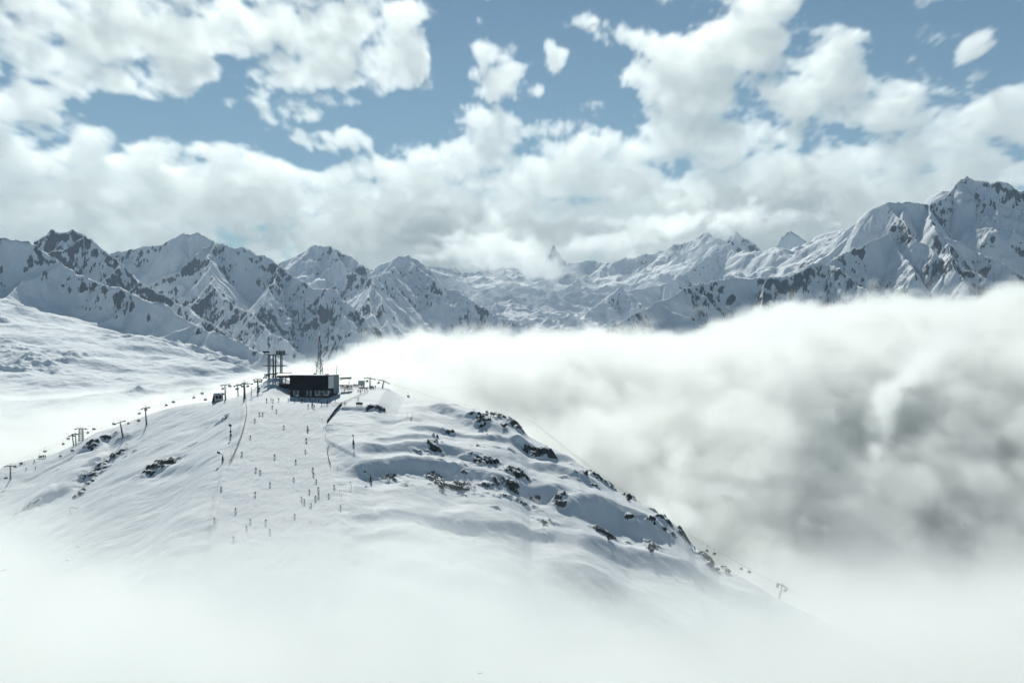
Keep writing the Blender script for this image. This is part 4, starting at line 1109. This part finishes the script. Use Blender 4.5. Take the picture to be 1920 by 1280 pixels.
# ------------------------------------------------------------------ gable shaped advertising hut
hx, hy, hz = spot(405, 755.5)
hut = thing('gable_hut', 'gable-shaped advertising tent with white panels and dark red diamonds', 'tent', (hx, hy, hz))
k = mpp(hy)
A0 = Vector((-11.8 * k, 0, .2)); A1 = Vector((-2.6 * k, 0.0, .9)); A2 = Vector((-7.0 * k, 4.0, 17.5 * k))
B1 = Vector((12.6 * k, 1.5, 1.3)); B2 = Vector((8.8 * k, 5.5, 17.8 * k)); B0 = Vector((3.0 * k, 10, .2)); A0 = Vector((-11.8 * k, 5.5, -.2))
def tri(name, m, pts, thick=.12, parent=None):
    b = MB(); n = (pts[1] - pts[0]).cross(pts[2] - pts[0]).normalized() * thick
    F0 = [b.bm.verts.new(p) for p in pts]; F1 = [b.bm.verts.new(p - n) for p in pts]
    b.bm.faces.new(F0); b.bm.faces.new(F1[::-1]); q = len(pts)
    for i in range(q): b.bm.faces.new((F0[i], F1[i], F1[(i + 1) % q], F0[(i + 1) % q]))
    return b.build(name, m, parent)
tri('end_wall', 'clad', [A0, A1, A2], .12, hut)
fp = tri('front_panel', 'white', [A1, B1, B2, A2], .12, hut)
tri('rear_panel', 'white', [A0, A2, B2, B0], .12, hut)
def onp(u, v): 
    bt = A1.lerp(B1, u); tp = A2.lerp(B2, u); return bt.lerp(tp, v) + (B1 - A1).cross(A2 - A1).normalized() * .05
for c in (.28, .70):
    dm = tri('diamond_emblem', 'red', [onp(c - .19, .5), onp(c, .16), onp(c + .19, .5), onp(c, .84)], .04, fp)
    off = (B1 - A1).cross(A2 - A1).normalized() * .05
    tri('emblem_centre', 'black', [onp(c - .10, .5) + off, onp(c + .01, .26) + off, onp(c + .10, .5) + off, onp(c + .04, .70) + off, onp(c - .02, .62) + off], .03, dm)
b = MB()
for p, q in ((A0, A2), (A1, A2), (B1, B2), (B0, B2), (A2, B2), (A1, B1), (onp(.49, 0), onp(.49, 1))): b.tube(p, q, .11, n=5)
b.build('frame', 'black', hut)

# ------------------------------------------------------------------ snow making gear
def fan_gun(base, top, head, label, h_r=.55):
    x, y, z = spot(*base); k = mpp(y)
    o = thing('snow_gun', label, 'snow gun', (x, y, z), 0, 'snow guns beside the piste')
    T = Vector(((top[0] - base[0]) * k, 0, (base[1] - top[1]) * k)); Hd = Vector(((head[0] - base[0]) * k, -.4, (base[1] - head[1]) * k))
    MB().tube((0, 0, -.6), T, .22, .18, 8).build('post', 'steel', o)
    MB().tube(T, Hd, .13, .11, 6).build('arm', 'yellow' if 'yellow' in label else 'steel', o)
    dv = Vector((-.35, -.85, .35)).normalized()
    MB().tube(Hd - dv * .5, Hd + dv * .7, h_r, h_r * .85, 12).build('fan_barrel', 'steel', o)
    MB().box(T * .45 + Vector((0, -.35, 0)), (.75, .5, 1.1)).build('control_box', 'black', o)
    MB().box(T * .08 + Vector((0, 0, 0)), (1.0, 1.0, .5)).build('foot', 'black', o)
    MB().tube(T * .3 + Vector((-.9, -.2, 0)), T * .3 + Vector((1.0, .1, .2)), .05, n=4).build('hose_boom', 'galv', o)
    return o
fan_gun((432.6, 816), (432.6, 800), (431.8, 797), 'tall snow gun with dark head on the snow slope left of the piste', .6)
fan_gun((417.8, 863.5), (417.8, 853), (410, 848.5), 'snow gun with its arm reaching up left beside the piste edge', .55)
fan_gun((662.8, 832.5), (662.6, 823), (661.9, 816), 'snow gun on open snow right of the piste, arm pointing straight up', .3)
fan_gun((695.3, 902), (694.8, 890), (684.5, 884), 'snow gun with yellow arm standing in front of the blue snow hollow', .42)
def lance(base, top, tip, label):
    x, y, z = spot(*base); k = mpp(y)
    o = thing('snow_lance', label, 'snow lance', (x, y, z), 0, 'snow lances on the slopes')
    T = Vector(((top[0] - base[0]) * k, 0, (base[1] - top[1]) * k)); Q = Vector(((tip[0] - base[0]) * k, -.3, (base[1] - tip[1]) * k))
    MB().tube((0, 0, -.5), T, .10, .08, 6).build('post', 'steel', o)
    MB().tube(T, Q, .12, .08, 6).build('lance_arm', 'steel', o)
    MB().tube(Q, Q + Vector((.3, -.2, .1)), .16, .14, 6).build('nozzle_head', 'black', o)
lance((131.8, 963), (131.3, 950.5), (143, 952.5), 'snow lance with horizontal arm under the left rocks')
lance((148.2, 921), (148.2, 913.5), (158, 915.3), 'snow lance in front of the left rock band')
lance((234.5, 837), (234.3, 831.5), (239.5, 832.5), 'small snow lance right below the leaning lift tower')
lance((659, 912.5), (657.8, 906), (656, 903.5), 'small snow lance on lit snow left of the yellow-armed gun')
lance((1035.5, 850.5), (1034.5, 843.5), (1029.5, 845.2), 'lone snow lance on the right skyline above the big rock')
lance((904, 810.5), (904.3, 802), (911, 804), 'snow lance among dark scrub on the right ridge')
lance((913, 816), (912.8, 812), (917, 817), 'short lance beside the scrub on the right ridge')
lance((609.5, 804), (612.6, 797), (622, 796.5), 'bent pipe lance at the lower end of the snow bank')

# ------------------------------------------------------------------ nets, posts, boards
def net(pts, label, h=1.4, name='safety_net', colr='net'):
    W_ = [spot(*p) for p in pts]
    o = thing(name, label, 'safety net', W_[0], 0, 'safety nets along the piste')
    O = Vector(W_[0]); b = MB()
    P3 = []
    for a, c in zip(W_[:-1], W_[1:]):
        n = max(2, int(math.dist(a[:2], c[:2]) / 2.2))
        for i in range(n):
            t = i / n; x = a[0] + (c[0] - a[0]) * t; y = a[1] + (c[1] - a[1]) * t; P3.append(Vector((x, y, gz(x, y))) - O)
    for hh in (.15, .5, .85, 1.2, h):
        for a, c in zip(P3[:-1], P3[1:]): b.tube(a + Vector((0, 0, hh)), c + Vector((0, 0, hh)), .03, n=3, cap=False)
    for a, c in zip(P3[:-1], P3[1:]):
        for j in range(4):
            q = a.lerp(c, j / 4); b.tube(q + Vector((0, 0, .15)), q + Vector((0, 0, h)), .018, n=3, cap=False)
    b.build('netting', colr, o)
    for q in P3[::2][:98]: MB().tube(q - Vector((0, 0, .3)), q + Vector((0, 0, h + .15)), .05, n=4).build('post', 'red' if name == 'safety_net' else 'wood', o)
net([(461, 758), (463, 775), (458, 800), (452, 820), (447, 832), (440, 850), (432, 866), (426, 871)], 'long dark safety net along the left edge of the piste')
net([(617, 838), (613, 845), (616, 862), (621, 880)], 'short safety net along the right edge of the lower piste')
net([(638, 759), (655, 752), (668, 746), (682, 740), (694, 735)], 'net line climbing from the bank to the summit crest', h=1.0)
net([(622, 759), (634, 758.5), (646, 758.5), (656, 759)], 'short level fence at the top of the snow bank', h=.9, name='picket_fence', colr='wood')
def bank_shade():  # dark slats put in for the shade on the face of the snow bank
    pts = [(640.5, 760), (634, 766), (627, 774), (620, 784), (613, 793.5)]
    W_ = [spot(*p) for p in pts]; o = thing('shade_slats', 'dark slats added for the shaded face of the snow bank right of the piste', 'shade strip', W_[0]); O = Vector(W_[0])
    b = MB(); q = MB()
    for a, c in zip(W_[:-1], W_[1:]):
        n = int(math.dist(a[:2], c[:2]) / .45)
        for i in range(n):
            t = i / n; x = a[0] + (c[0] - a[0]) * t; y = a[1] + (c[1] - a[1]) * t; z = gz(x, y); v = Vector((x, y, z)) - O
            b.box(v + Vector((0, 0, .6)), (.16, .22, 1.7))
            if i % 5 == 0: q.tube(v + Vector((0, 0, .2)), v + Vector((-1.6, -.3, .1)), .05, n=4)
    b.build('slats', 'wood', o); q.build('braces', 'wood', o)
bank_shade()
def board(px, py, w, h, label, m='beige', legs=1.0, name='sign_board', d=None):
    x, y, z = spot(px, py); o = thing(name, label, 'sign', (x, y, z))
    k = mpp(y)
    MB().box((0, 0, legs + h / 2), (w, .12, h)).build('panel', m, o)
    for s in (-.4, .4): MB().tube((s * w, .1, -.4), (s * w, .1, legs + h), .06, n=5).build('post', 'wood', o)
    MB().box((0, -.08, legs + h / 2), (w * .86, .03, h * .72)).build('face', 'wood', o)
board(671.8, 760, 2.3, 1.3, 'wider of two brown boards on the snow right of the bank', legs=.35)
board(678.0, 760, 1.1, 1.2, 'narrower of two brown boards on the snow right of the bank', legs=.35)
board(76.5, 859, 1.2, 1.2, 'left small framed board on the left crest', 'galv', .4)
board(81.2, 858, 1.1, 1.2, 'right small framed board on the left crest', 'galv', .4)
board(85, 859, .5, 1.5, 'narrow dark sign beside the framed boards on the left crest', 'black', .4)
board(486.6, 731.5, .9, 1.1, 'small reddish sign at the foot of the double-armed tower', 'orange', .3)
def marker(px, py, h, label):
    x, y, z = spot(px, py); o = thing('marker_pole', label, 'marker pole', (x, y, z), 0, 'piste marker poles')
    MB().tube((0, 0, -.4), (0, 0, h), .06, .05, 6).build('pole', 'red', o)
    MB().tube((0, 0, h), (0, 0, h + .3), .10, .10, 6).build('marker_head', 'orange', o)
for px, py, h, l in ((763.6, 784, 2.6, 'left of two thin marker poles on the slope below the summit'), (773.2, 783, 2.6, 'right of two thin marker poles on the slope below the summit'),
                     (399.5, 936, 1.5, 'lone marker pole on the left edge of the lower piste'), (637, 925, 1.5, 'marker pole by the lower right edge of the piste'), (604.5, 791, 1.6, 'marker pole at the lower end of the dark bank'),
                     (606.4, 806, 1.2, 'small marker pole just below the bank end'), (609.8, 820, 1.4, 'marker pole above the right-hand net'), (640, 934, 1.4, 'marker pole farthest down the right piste edge'),
                     (632.5, 880, 1.3, 'marker pole at the tip of the blue snow hollow'), (433.5, 855.5, 1.5, 'marker pole near the lower end of the long net'), (45.5, 871, 1.6, 'thin marker pole on the left crest near the lowest tower')):
    marker(px, py, h, l)
# ------------------------------------------------------------------ birds
def bird(px, py, d, yaw, bank_, label):
    o = thing('bird', label, 'bird', P(px, py, d), yaw, 'black birds gliding over the fog'); o.rotation_euler = (0, bank_, yaw)
    b = MB()
    R = [(-.20, .015), (-.12, .05), (0, .065), (.12, .05), (.19, .03), (.24, .01)]
    for (a, r0), (c, r1) in zip(R[:-1], R[1:]): b.tube((0, a, 0), (0, c, 0), r0, r1, 8)
    b.build('body', 'feather', o, smooth=True)
    for s in (-1, 1):
        w = MB(); V = [(s * .04, .10, .02), (s * .22, .13, .07), (s * .46, .02, .04), (s * .40, -.06, .04), (s * .20, -.05, .06), (s * .04, -.08, .01)]
        T = [w.bm.verts.new(v) for v in V]; Bm = [w.bm.verts.new((v[0], v[1], v[2] - .012)) for v in V]
        w.bm.faces.new(T); w.bm.faces.new(Bm[::-1])
        for i in range(6): w.bm.faces.new((T[i], Bm[i], Bm[(i + 1) % 6], T[(i + 1) % 6]))
        w.build('wing', 'feather', o)
    t = MB().prism([(-.03, .0), (.03, .0), (.03, .012), (-.03, .012)], -.32, -.18); t.build('tail', 'feather', o)
bird(146, 1025.5, 255, .4, .25, 'black bird, upper right one of three over the left fog')
bird(126, 1050.5, 250, .2, .2, 'black bird, middle one of three over the left fog')
bird(7, 1068.5, 260, .5, -.35, 'black bird at the very left edge over the fog')
bird(900.5, 1261.5, 230, .2, -.1, 'lone black bird low over the fog at the bottom middle')

# ------------------------------------------------------------------ people
def body_mesh(name, J, E, mats, skis=True):
    me = bpy.data.meshes.new(name + '_rig'); names = list(J)
    me.from_pydata([J[n][0] for n in names], [(names.index(a), names.index(b)) for a, b in E], [])
    o = bpy.data.objects.new(name + '_rig', me); COL.objects.link(o)
    sk = o.modifiers.new('skin', 'SKIN'); sk.use_smooth_shade = True
    for i, n in enumerate(names):
        r = J[n][1]; me.skin_vertices[0].data[i].radius = (r, r if len(J[n]) < 3 else J[n][2])
    me.skin_vertices[0].data[names.index('pelvis')].use_root = True
    sb = o.modifiers.new('sub', 'SUBSURF'); sb.levels = 1
    dg = bpy.context.evaluated_depsgraph_get()
    m2 = bpy.data.meshes.new_from_object(o.evaluated_get(dg)); m2.name = name
    bpy.data.objects.remove(o, do_unlink=True)
    return m2
def pose(kind):
    if kind == 'stand': kn, hip, ch, lean, ks = .50, .92, 1.32, 0, 0
    elif kind == 'ski': kn, hip, ch, lean, ks = .44, .74, 1.12, -.16, -.16
    else: kn, hip, ch, lean, ks = .50, .92, 1.32, -.02, 0
    w = .11 if kind != 'ski' else .13
    st = .22 if kind == 'walk' else 0
    J = {'pelvis': ((0, 0, hip), .13, .11), 'waist': ((0, lean * .4, (hip + ch) / 2), .135, .11), 'chest': ((0, lean, ch), .165, .12), 'neck': ((0, lean * 1.15, ch + .16), .055, .055),
         'head': ((0, lean * 1.25, ch + .26), .095, .105), 'crown': ((0, lean * 1.25, ch + .39), .075, .085)}
    E = [('pelvis', 'waist'), ('waist', 'chest'), ('chest', 'neck'), ('neck', 'head'), ('head', 'crown')]
    for s, t in ((-1, 'l'), (1, 'r')):
        sy_ = st * s
        J['hip' + t] = ((s * w, 0, hip - .07), .10); J['knee' + t] = ((s * w * 1.1, ks + sy_ * .4, kn), .07); J['ank' + t] = ((s * w * 1.15, .03 + sy_, .10), .055); J['toe' + t] = ((s * w * 1.2, -.14 + sy_, .05), .05)
        J['sh' + t] = ((s * .20, lean, ch + .06), .075); J['el' + t] = ((s * .30, lean - (.10 if kind == 'ski' else .02), ch - .20), .052)
        J['wr' + t] = ((s * .30, lean - (.36 if kind != 'walk' else .15), ch - (.26 if kind != 'walk' else .42)), .038); J['ha' + t] = ((s * .29, lean - (.44 if kind != 'walk' else .18), ch - (.27 if kind != 'walk' else .52)), .045)
        E += [('pelvis', 'hip' + t), ('hip' + t, 'knee' + t), ('knee' + t, 'ank' + t), ('ank' + t, 'toe' + t), ('chest', 'sh' + t), ('sh' + t, 'el' + t), ('el' + t, 'wr' + t), ('wr' + t, 'ha' + t)]
    return J, E, hip
CL = {'black': (0.012, 0.012, 0.014), 'navy': (0.014, 0.02, 0.045), 'grey': (0.06, 0.065, 0.07), 'red': (0.16, 0.02, 0.02), 'teal': (0.02, 0.06, 0.065), 'green': (0.03, 0.05, 0.025)}
CM = {k: mat(k + '_clothing', v, 0.85, 0, 0.1, 0.15, 5) for k, v in CL.items()}
PM = {}
for kind in ('stand', 'ski', 'walk'):
    J, E, hip = pose(kind)
    base_me = body_mesh('person_' + kind, J, E, None)
    for c in CL:
        me = base_me.copy(); me.name = 'person'
        me.materials.clear()
        for mm in (CM['black'] if c != 'black' else CM['grey'], CM[c], M['skin'], CM['black']): me.materials.append(mm)
        for p in me.polygons:
            z = p.center.z
            top = max(v.co.z for v in me.vertices) if False else (1.32 if kind != 'ski' else 1.12)
            p.material_index = 0 if z < hip - .02 and abs(p.center.x) < .26 else (1 if z < top + .15 else (2 if z < top + .30 and p.center.y < -.02 + (0 if kind != 'ski' else -.18) else 3))
            p.use_smooth = True
        PM[(kind, c)] = me
b = MB()
for s in (-.13, .13):
    b.box((s, -.05, .015), (.08, 1.7, .025)); b.box((s, -.93, .05), (.07, .14, .02), Matrix.Rotation(-.5, 3, 'X'))
tmp = b.build('ski', 'black'); SKI = tmp.data; bpy.data.objects.remove(tmp, do_unlink=True)
b = MB()
for s in (-.34, .34): b.tube((s, -.42, 1.02), (s * 1.15, -.30, 0.0), .018, .012, 5).disc((s * 1.14, -.31, .08), .05, .02, 'z', 6)
tmp = b.build('ski_pole', 'black'); POL = tmp.data; bpy.data.objects.remove(tmp, do_unlink=True)
ORD = ['first', 'second', 'third', 'fourth', 'fifth', 'sixth', 'seventh', 'eighth', 'ninth', 'tenth', 'eleventh', 'twelfth', 'thirteenth', 'fourteenth', 'fifteenth', 'sixteenth', 'seventeenth', 'eighteenth', 'nineteenth', 'twentieth',
       'twenty-first', 'twenty-second', 'twenty-third', 'twenty-fourth', 'twenty-fifth', 'twenty-sixth', 'twenty-seventh', 'twenty-eighth', 'twenty-ninth', 'thirtieth']
rp = random.Random(12)
def person(px, py, kind, label, group, col=None, poles=True, d=None):
    x, y, z = spot(px, py)
    c = col or rp.choice(['black', 'black', 'black', 'navy', 'grey', 'navy', 'teal', 'red', 'green'])
    o = bpy.data.objects.new('person', PM[(kind, c)]); link(o)
    o.location = (x, y, z - .02); o.rotation_euler = (0, 0, rp.uniform(-2.6, 2.6) if kind != 'ski' else rp.uniform(-1.1, 1.1)); s = rp.uniform(.98, 1.1); o.scale = (s * 1.25, s * 1.25, s * 1.05)
    tag(o, label, 'person', group)
    if kind == 'ski' or rp.random() < .5: link(bpy.data.objects.new('ski', SKI), o)
    if kind == 'ski' or rp.random() < .4: link(bpy.data.objects.new('ski_pole', POL), o)
def C1(L): return [(470 + a / 6.4, 600 + b_ / 6.4 + 2.6) for a, b_ in L]
def C2(L): return [(350 + a / 6.4, 690 + b_ / 6.4 + 2.6) for a, b_ in L]
def C4(L): return [(390 + a / 6.4, 840 + b_ / 6.4 + 2.6) for a, b_ in L]
def crowd(pts, kinds, phrase, group, key=0, rowtol=None):
    pts = sorted(pts, key=lambda p: p[key])
    for i, (x, y) in enumerate(pts): person(x, y, rp.choice(kinds), phrase.format(ORD[i]), group)
crowd(C1([(190, 965), (245, 958), (268, 968), (335, 958), (450, 962), (528, 965), (570, 950), (605, 965), (620, 968), (640, 960), (655, 962), (708, 945), (716, 962), (745, 980), (770, 960), (815, 962), (832, 964), (918, 975), (953, 975), (1017, 960)]),
      ['stand', 'walk'], '{} person from the left in the upper row before the lodge', 'people standing in front of the lodge')
crowd(C1([(690, 1030), (735, 1015), (742, 1030), (762, 1040), (850, 1005), (882, 1005), (911, 1008), (926, 1000)]), ['stand', 'walk'], '{} person from the left in the lower row before the lodge', 'people standing in front of the lodge')
crowd(C1([(1080, 797), (1093, 800), (1106, 797), (1119, 795), (1135, 802), (1150, 797), (1158, 804), (1168, 806), (1178, 800), (1186, 808), (1196, 806), (1205, 803), (1215, 805)]), ['stand', 'walk'], '{} person from the left in the crowd under the canopy', 'crowd under the canopy right of the lodge')
crowd(C1([(1240, 785), (1253, 786), (1268, 788), (1280, 789)]), ['stand'], '{} person from the left between the canopy crowd and display box', 'crowd under the canopy right of the lodge')
crowd(C1([(1287, 850), (1315, 838), (1319, 862), (1338, 832), (1352, 800), (1330, 797), (1364, 842), (1385, 828), (1398, 822)]), ['stand', 'walk', 'ski'], '{} person from the left around and below the display box', 'skiers around the display box')
crowd(C1([(1428, 815), (1436, 818), (1448, 812), (1462, 808), (1472, 818), (1495, 806)]), ['stand', 'walk'], '{} person from the left at the foot of the upright right tower', 'skiers at the foot of the right lift tower')
for p, l in zip(C1([(1125, 850), (1178, 870), (1070, 900), (1287, 945), (1130, 1003)]), ['left of two skiers on bright snow right of the lodge', 'right of two skiers on bright snow right of the lodge', 'person at the right tip of the lodge shadow',
              'lone person above the brown boards', 'lone person beside the top of the snow bank']): person(*p, 'stand', l, 'people near the summit')
crowd(C1([(262, 1040), (308, 1085), (100, 1125), (147, 1125), (50, 1200)]) + C2([(768, 825), (665, 1025), (1170, 700), (1450, 710), (1456, 745), (1435, 862), (1420, 995), (1055, 1055), (1308, 1120), (832, 1212), (880, 1245), (1515, 1215)]),
      ['ski'], '{} skier from the top on the upper half of the piste', 'skiers on the groomed piste', key=1)
crowd(C4([(1270, 315), (1302, 390), (1320, 487), (1330, 562), (1222, 518), (1285, 598), (1240, 682), (1130, 602), (1160, 632), (1443, 567), (1510, 462), (1595, 708), (745, 432), (567, 545), (1035, 373), (155, 485), (330, 738), (505, 872), (458, 952), (693, 882), (745, 992), (1045, 808), (70, 850), (302, 1080)]),
      ['ski'], '{} skier from the top on the lower misty half of the piste', 'skiers on the groomed piste', key=1)
for (px, py), l in zip([(64.5, 867), (67, 879), (49.5, 881)], ['skier on the far left crest against the cloud', 'skier just below the framed boards at far left', 'leftmost skier, between the boards and the lowest tower']): person(px, py, 'ski', l, 'skiers on the left crest')
person(770.8, 787.5, 'ski', 'lone skier between two marker poles on the right slope', 'skiers off the piste')

# ------------------------------------------------------------------ scrub and small trees on the right slope
def scrub(px, py, w, h, label, seed, n=90):
    x, y, z = spot(px, py); k = mpp(y); rr = random.Random(seed)
    o = thing('mountain_pine', label, 'shrub', (x, y, z), 0, 'dark mountain pines on the right slope')
    b = MB(); s = MB()
    for i in range(7):
        a = rr.uniform(-math.pi, math.pi); L = rr.uniform(.4, 1); q = Vector((math.cos(a) * w * k * .5 * L, math.sin(a) * 1.2 * L, h * k * rr.uniform(.5, 1)))
        s.tube((0, 0, -.3), q * .6, .07, .04, 4).tube(q * .6, q, .04, .015, 4)
        for j in range(n // 7):
            t = rr.uniform(.25, 1.08); c = q * t + Vector((rr.gauss(0, .22), rr.gauss(0, .22), rr.gauss(0, .18)))
            c.z += gz(x + c.x, y + c.y) - z if abs(c.x) > .6 else 0
            d1 = Vector((rr.gauss(0, 1), rr.gauss(0, 1), rr.gauss(.5, 1))).normalized(); d2 = d1.orthogonal().normalized(); r = rr.uniform(.12, .30)
            b.bm.faces.new([b.bm.verts.new(c + d1 * r * 1.6), b.bm.verts.new(c + d2 * r), b.bm.verts.new(c - d1 * r * .8), b.bm.verts.new(c - d2 * r)])
    s.build('stem', 'bark', o); f = b.build('foliage', 'needle', o)
SCR = [(1178, 938, 14, 7, 'spiky mountain pine standing on the right skyline below the dark crags'), (828, 916, 18, 12, 'pine clump hanging above the misty cut in the middle slope'), (865, 918, 24, 14, 'broad pine thicket in mist right of the middle clump'),
       (960, 920, 14, 10, 'dense pine clump at the right end of the middle thicket'), (1141, 1012, 22, 11, 'rounded pine clump alone on the lower right slope'), (1222, 1036, 14, 9, 'misty pine clump below the long shaded hollow'),
       (735, 898, 16, 8, 'pale pine patch in the blue hollow, nearest the yellow gun'), (900, 784, 20, 5, 'pine scrub on the ridge below the skyline, left part'), (905, 800, 18, 5, 'pine scrub beside the ridge snow lance'),
       (1246, 995, 10, 7, 'pine tuft above the red-brown rock near the skyline'), (1366, 1074, 9, 7, 'misty pine cluster by the small fir on the right skyline'), (1345, 1070, 10, 5, 'misty pine below the last crag on the right'),
       (812, 846, 18, 5, 'pine tuft under the lone boulder on the middle slope'), (945, 800, 18, 6, 'pine clump on the dark crag of the right skyline'), (925, 870, 26, 6, 'pine thicket on the brow right of the middle slope'),
       (970, 896, 24, 7, 'pines on the rocky rib right of centre'), (1098, 888, 14, 5, 'pine tufts above the long crag on the right skyline'), (1022, 982, 20, 6, 'faint pine patch in the lower middle of the slope')]
for i, (px, py, w, h, l) in enumerate(SCR): scrub(px, py, w, h, l, 900 + i, 90 + int(w * 5))
def fir(px, py, h, label, seed, lean=.1):
    x, y, z = spot(px, py); k = mpp(y); H_ = h * k; rr = random.Random(seed)
    o = thing('fir_tree', label, 'tree', (x, y, z), 0, 'small firs on the right skyline')
    MB().tube((0, 0, -.4), (-lean, 0, H_), .10, .02, 5).build('trunk', 'bark', o)
    b = MB()
    for i in range(170):
        t = rr.uniform(.12, 1); R_ = (1 - t) * H_ * .26 + .06; a = rr.uniform(0, 6.28); r = R_ * rr.uniform(.4, 1)
        c = Vector((math.cos(a) * r - lean * t, math.sin(a) * r, t * H_ - r * .25)); d1 = Vector((math.cos(a), math.sin(a), -.35)).normalized(); d2 = Vector((-math.sin(a), math.cos(a), 0)); q = .16 * rr.uniform(.7, 1.3)
        b.bm.faces.new([b.bm.verts.new(c + d1 * q * 1.4), b.bm.verts.new(c + d2 * q * .7), b.bm.verts.new(c - d1 * q), b.bm.verts.new(c - d2 * q * .7)])
    b.build('crown', 'needle', o)
fir(1303, 1029.5, 6, 'tiny dark fir alone on the right skyline', 1, .3)
fir(1361.5, 1073.5, 8, 'slim misty fir rising from the lowest pine cluster on the skyline', 2, .2)
fir(1319.3, 1043, 6, 'thin misty fir leaning on the crag at the right skyline', 3, .2)
